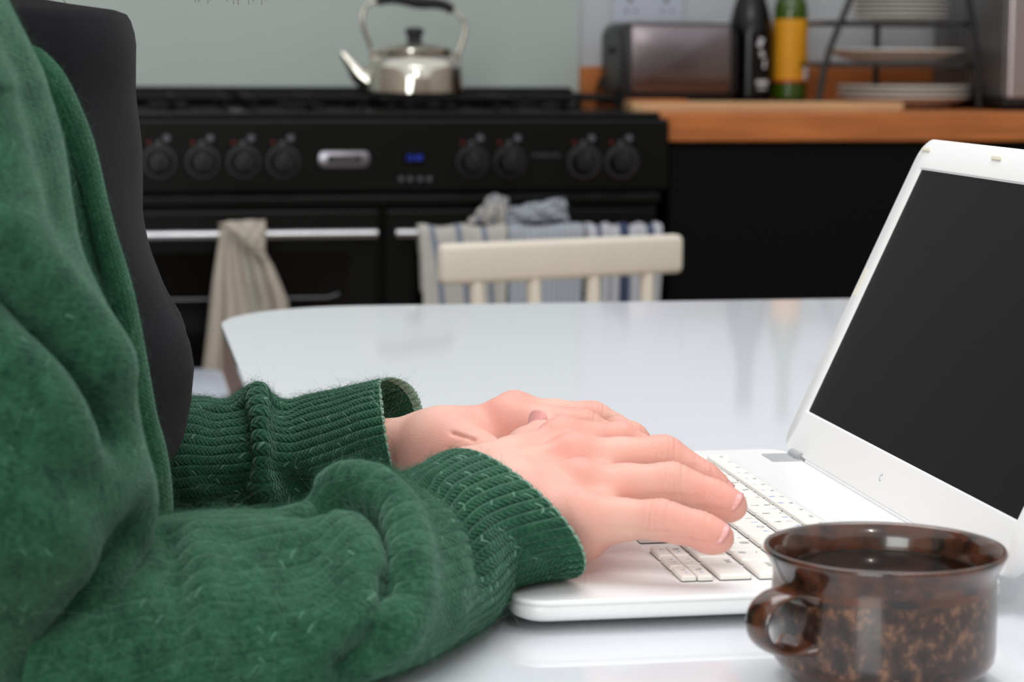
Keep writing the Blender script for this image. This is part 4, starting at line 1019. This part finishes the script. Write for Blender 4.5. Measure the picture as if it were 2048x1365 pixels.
# right sleeve (near the camera), from inside the cuff back to the elbow
def shrink(s, k, back):
    c, a, b = s[:3]; return (c+np.array(back), a*k, b*k)
def sec2(top, bot, Yt, b, zb=None, Yb=None, bx=0., bz=0.):
    t_ = P(top[0], top[1], Yt); b_ = PZ(bot[0], bot[1], zb) if zb else P(bot[0], bot[1], Yb); return ((t_+b_)/2, (t_-b_)/2, np.array([bx, b, bz]))
R_edge = sec2((948, 905), (1108, 1148), .915, .038, .7885, bx=-.0165)
secR = [shrink(R_edge, .78, (-.026, -.014, -.008)), shrink(R_edge, .90, (-.010, -.004, -.003)), shrink(R_edge, .975, (.0005, 0, 0)),
        sec2((938, 902), (1100, 1150), .914, .0395, .7875, bx=-.0165), sec2((905, 913), (1048, 1157), .905, .040, .785, bx=-.014), sec2((868, 936), (992, 1172), .896, .041, .782, bx=-.011), sec2((832, 954), (950, 1232), .885, .045, .777, bx=-.009),
        sec2((790, 948), (898, 1270), .874, .050, .776, bx=-.008), sec2((742, 944), (838, 1306), .863, .054, .776, bx=-.006), sec2((694, 962), (766, 1334), .855, .052, .776, bx=-.004), sec2((652, 1006), (712, 1356), .848, .049, .7755),
        sec2((600, 1031), (640, 1400), .840, .053, Yb=.800), sec2((500, 1034), (520, 1440), .832, .055, Yb=.800), sec2((400, 1040), (400, 1475), .828, .056, Yb=.80), sec2((310, 1050), (270, 1510), .824, .056, Yb=.80), sec2((200, 1080), (130, 1540), .815, .054, Yb=.795), sec2((90, 1120), (0, 1540), .805, .046, Yb=.79)]
edge_s = np.linalg.norm(secR[0][0]-secR[2][0])
strR = [
    ([(612, 1026), (640, 1000), (675, 984), (715, 982), (755, 1002), (782, 1050), (794, 1105), (790, 1170)], .0062, -.020),
    ([(790, 1150), (782, 1200), (764, 1240), (738, 1285), (715, 1330)], .0065, -.014),
    ([(625, 1000), (660, 968), (705, 950), (755, 955), (800, 990), (826, 1050), (836, 1120), (826, 1190), (800, 1250)], .0100, .0075),
    ([(560, 1060), (640, 1050), (700, 1060), (735, 1110), (735, 1180), (700, 1250)], .0150, .0050),
    ([(852, 952), (905, 985), (945, 1035), (968, 1090), (975, 1150)], .0065, -.0055),
    ([(880, 1010), (915, 1070), (930, 1140), (925, 1210)], .0090, .0030),
    ([(345, 1060), (362, 1130), (366, 1220), (360, 1300)], .0080, -.0070),
    ([(385, 1060), (402, 1130), (408, 1220), (400, 1320)], .0100, .0040),
    ([(450, 1070), (470, 1150), (476, 1240)], .0080, -.0030),
    ([(520, 1050), (580, 1120), (600, 1200)], .0100, -.0025),
    ([(500, 1300), (600, 1290), (690, 1320)], .0120, -.0040)]
cuffL = .085
def cuffamp(s): return .00095 if s < edge_s+.045 else (.00095-.00068*min(1, (s-edge_s-.045)/.035))
card = None
body_card = B()
# cardigan body: an open shell round the back and sides, its near front edge beside the black top
edge = [(20, 0), (72, 80), (130, 150), (178, 262), (212, 370), (246, 500), (272, 610), (293, 724), (310, 830), (328, 900), (341, 985), (344, 1040), (330, 1130), (300, 1240)]
ep = [P(u, v, .905) for u, v in edge]; ez = np.array([p[2] for p in ep])[::-1]; ex = np.array([p[0] for p in ep])[::-1]
zs = np.linspace(ez[0]-.10, ez[-1]+.02, 80); G = []
for z in zs:
    xe = np.interp(z, ez, ex)-.004; ctrl = [(xe, .905), (xe-.03, .880), (xe-.075, .853), (-.17, .846), (-.26, .89), (-.275, 1.03), (-.25, 1.17), (-.15, 1.205), (-.08, 1.205), (-.045, 1.19)]
    q = cr_interp(np.array(ctrl), 90); G.append(np.c_[q, np.full(90, z)])
G = np.array(G); cc = np.array([-.13, 1.03, 0]); ext = []
for k in range(1, 13):                                    # the back and shoulders close in towards the neck
    f = k/12; L_ = G[-1].copy(); L_ = L_+(cc-L_)*np.array([1, 1, 0])*(.62*f**1.3); L_[:, 2] = G[-1][0, 2]+.075*math.sin(f*PI/2); ext.append(L_)
G = np.concatenate([G, np.array(ext)]); zs = np.concatenate([zs, zs[-1]+.006*np.arange(1, 13)])
for k in (1,):
    G[..., 1] += .003*np.sin(G[..., 2]*70+G[..., 0]*40)
card = grid_mesh('cardigan', G, 'knit', pe, uv=(np.arange(90)*.8, zs/.0016), label='fuzzy dark green knitted cardigan worn open')
md = card.modifiers.new('thickness', 'SOLIDIFY'); md.thickness = .004
# shoulders: yoke closing over the sleeves
slR, GR, seR = tube('sleeve', secR, 330, 792, ['knit', 'knitcuff'], card, strR, cuffamp, .0022, 42, lump=.0009, s_edge=edge_s, matf=lambda s: 1 if s < edge_s+.062 else 0, label='right sleeve with ribbed cuff, bunched into folds')
# upper part of the right sleeve
IN = [(30, 20), (62, 100), (98, 200), (124, 300), (146, 400), (172, 505), (212, 600), (248, 700), (266, 800), (284, 890), (306, 965), (312, 1035), (296, 1110), (240, 1185), (150, 1270)]
OUT = [(-430, -40), (-400, 60), (-370, 180), (-345, 300), (-330, 420), (-310, 540), (-290, 660), (-270, 780), (-250, 900), (-225, 1010), (-195, 1120), (-150, 1230), (-80, 1340), (20, 1400), (90, 1380)]
secU = []
for i, (a, b) in enumerate(zip(IN, OUT)):
    Yv = .826-.030*min(1, i/8); p, q = P(a[0], a[1], Yv), P(b[0], b[1], Yv); secU.append(((p+q)/2, (p-q)/2, np.array([0, .056 if i < 11 else .056-.008*(i-10), 0])))
secU = [(np.array([-.130, 1.000, 1.100]), np.array([.066, 0, 0]), np.array([0, .010, -.034])), (np.array([-.130, .935, 1.092]), np.array([.072, 0, 0]), np.array([0, .016, -.042])), (np.array([-.122, .868, 1.058]), np.array([.066, 0, -.006]), np.array([0, .040, -.036]))]+secU[1:]
strU = [
    ([(0, 545), (60, 590), (120, 640), (175, 700), (215, 770), (240, 830)], .012, -.017),
    ([(0, 480), (70, 525), (130, 570), (190, 640), (235, 720)], .015, .009),
    ([(60, 120), (88, 220), (108, 320), (135, 420)], .011, -.004),
    ([(0, 700), (80, 730), (150, 790), (200, 870)], .013, .004),
    ([(300, 1080), (250, 1150), (205, 1215), (150, 1290)], .013, -.014),
    ([(40, 900), (110, 940), (180, 1000), (230, 1060)], .014, -.004),
    ([(10, 1010), (100, 1060), (170, 1120)], .014, .004)]
slU, GU, seU = tube('upper_sleeve', secU, 260, 420, 'knit', card, strU, lambda s: .00025, .0022, 84, lump=.0016, label='soft green right upper sleeve')
# far (left) sleeve
L_edge = sec((771, 765), (803, 964), 1.068, .040, .0050, .004)
L_edge = (L_edge[0], L_edge[1], np.array([.0095, .040, .001]))
L_edge = sec((759, 764), (801, 966), 1.068, .040, .0068, 0)
EX = np.array([.0125, .004, .004])
L_e2 = sec((756, 762), (798, 968), 1.068, .0405, .0068, 0)+(EX,)
sL = lambda k, b, e: shrink(L_edge, k, b)+(EX*e,)
secL = [sL(.80, (-.032, .002, -.009), .4), sL(.90, (-.012, 0, -.003), .85), sL(.975, (.0004, 0, 0), 1),
        L_e2, sec((715, 772), (750, 978), 1.071, .042, .006)+(EX*.6,), sec((670, 786), (695, 992), 1.075, .0425, .003), sec((620, 797), (645, 1010), 1.079, .043), sec((575, 806), (595, 1030), 1.083, .044),
        sec((545, 792), (560, 1045), 1.086, .048), sec((515, 772), (520, 1050), 1.089, .051), sec((484, 786), (480, 1050), 1.092, .048), sec((455, 803), (445, 1045), 1.095, .047), sec((400, 797), (395, 1050), 1.10, .050), sec((345, 800), (330, 1060), 1.105, .050), sec((270, 820), (240, 1080), 1.115, .048), sec((180, 830), (130, 1080), 1.13, .046)]
edge_l = np.linalg.norm(secL[0][0]-secL[2][0])
strL = [
    ([(478, 800), (485, 860), (490, 930), (480, 1000)], .0050, -.0045),
    ([(512, 775), (520, 830), (528, 900), (520, 980)], .0075, .0045),
    ([(560, 800), (556, 860), (565, 930), (600, 990)], .0065, -.0050),
    ([(430, 815), (420, 880), (410, 960)], .007, -.003),
    ([(600, 985), (650, 1010), (700, 1020)], .008, -.003),
    ([(395, 1000), (450, 1010), (520, 1000)], .007, .002)]
def cuffampL(s): return .00105 if s < edge_l+.035 else (.00105-.00060*min(1, (s-edge_l-.035)/.035))
slL, GL, seL = tube('sleeve', secL, 380, 792, ['knit', 'knitcuff'], card, strL, cuffampL, .0021, 38, lump=.0007, s_edge=edge_l, matf=lambda s: 1, label='left sleeve with ribbed cuff gaping at the wrist')
# left upper sleeve, hidden behind the body
p0, p1 = GL[-1].mean(0), SH_L
sc2 = [(p0+(p1-p0)*q+np.array([-.02*math.sin(PI*q), .012, 0]), np.array([.052, 0, .012]), np.array([0, .05, 0])) for q in np.linspace(-.02, 1, 6)]
slU2, GU2, _ = tube('upper_sleeve', sc2, 80, 120, 'knit', card, (), None, .0022, 84)
# ribbed front band along the near front edge
bp = []
for i, (u, v) in enumerate(edge):
    Yb_ = .900; a, b = P(u-1, v, Yb_), P(u-62-6*math.sin(i), v+16, Yb_); bp.append(((a+b)/2, (a-b)/2, np.array([.002, .0075, 0])))
bandO, GB, _ = tube('front_band', bp, 300, 96, 'band', card, (), lambda s: .0003, .0022, 18, lump=.0006)
# far front edge, peeping behind the black top
# wool fuzz: short curved fibres standing off the knit
def fuzz(name, Gs, n, lmin, lmax, m, rad, seed, curl=1.):
    r_ = np.random.default_rng(seed); pts = []; K_ = 5
    for G, share, cl in Gs:
        k = int(n*share); N = grid_normals(G) if cl else None
        N *= np.sign(((G-G.mean(1, keepdims=True))*N).sum())
        i = r_.integers(18, G.shape[0]-1, k) if cl == 2 else r_.integers(1, G.shape[0]-1, k)
        if cl == 2: i = np.where((i < 110) & (r_.random(k) > .22+.78*((i-18)/92.)), r_.integers(110, G.shape[0]-1, k), i)
        j = r_.integers(0, G.shape[1], k); p = G[i, j]; nn = N[i, j]
        tg = r_.normal(size=(k, 3)); tg -= (tg*nn).sum(-1, keepdims=True)*nn; tg /= np.linalg.norm(tg, axis=-1, keepdims=True); t2 = np.cross(nn, tg)
        L = (lmin+(lmax-lmin)*r_.random(k)**3)[:, None]; s = np.linspace(0, 1, K_)
        lift = (.12+.5*r_.random(k))[:, None]; cu = r_.normal(size=(k, 1))*curl
        q = np.stack([p+nn*L*lift*np.sin(s_*PI*.62)*.9+tg*L*np.sin(s_*1.2)+t2*L*cu*s_*s_*.6 for s_ in s], 1); pts.append(q)
    q = np.concatenate(pts); n_ = len(q)
    hc = bpy.data.hair_curves.new(name); hc.add_curves([K_]*n_)
    hc.attributes['position'].data.foreach_set('vector', q.reshape(-1).astype(np.float32))
    ra = hc.attributes.get('radius') or hc.attributes.new('radius', 'FLOAT', 'POINT')
    ra.data.foreach_set('value', np.tile(rad*np.array([1, 1, .9, .75, .4]), n_).astype(np.float32))
    hc.materials.append(M_[m]); o = bpy.data.objects.new(name, hc); COL.objects.link(o); o.parent = card; o['kind'] = 'stuff'; return o
fuzz('wool_fuzz', [(GR, .42, 2), (GU, .22, 1), (GL, .32, 2), (GB, .04, 1)], 120000, .0012, .0062, 'fuzz', .000024, 3)
fuzz('stray_fibres', [(GR, .35, 2), (GU, .2, 1), (GL, .45, 2)], 2600, .004, .016, 'fuzz2', .000024, 5, 1.6)

# --- hair of the head: long strands falling behind, a few wisps hanging forward
def strands(name, n, seed):
    r_ = np.random.default_rng(seed); K_ = 9; out = []
    for i in range(n):
        az = r_.uniform(.55, 2*PI-.55); el_ = r_.uniform(.15, 1.5); c = HD+np.array([-.015, 0, .03])
        d = np.array([math.cos(az)*math.cos(el_), math.sin(az)*math.cos(el_), math.sin(el_)]); p = c+d*np.array([.100, .080, .108])
        endx = -.16+.05*r_.normal(); endy = YC+np.sign(d[1])*(.06+.03*r_.random()); ze = 1.02+.06*r_.random(); e = np.array([endx, endy, ze]); m_ = c+d*np.array([.115, .095, .09])*1.02-np.array([.03, 0, .08])
        out.append([(1-t_)**2*p+2*t_*(1-t_)*m_+t_*t_*e for t_ in np.linspace(0, 1, K_)])
    for i in range(60):
        u = r_.choice([r_.normal(398, 14), r_.normal(500, 28)]); tip = P(u, r_.uniform(-40, 12), YC-.03); s_ = HD+np.array([.04, -.06+.03*r_.random(), .09]); m_ = (s_+tip)/2+np.array([.03, -.01, .0])
        out.append([(1-t_)**2*s_+2*t_*(1-t_)*m_+t_*t_*tip for t_ in np.linspace(0, 1, K_)])
    q = np.array(out); hc = bpy.data.hair_curves.new(name); hc.add_curves([K_]*len(q)); hc.attributes['position'].data.foreach_set('vector', q.reshape(-1).astype(np.float32))
    ra = hc.attributes.get('radius') or hc.attributes.new('radius', 'FLOAT', 'POINT'); ra.data.foreach_set('value', np.full(len(q)*K_, .00012, np.float32))
    hc.materials.append(M_['hair']); o = bpy.data.objects.new(name, hc); COL.objects.link(o); o.parent = pe; o['kind'] = 'stuff'
strands('hair', 6000, 11)

# the chair the person sits on, of the same kind as the one behind the table
make_chair((-.41, 1.03, 0), PI/2, 'cream painted spindle-back chair the person in green sits on', .80)
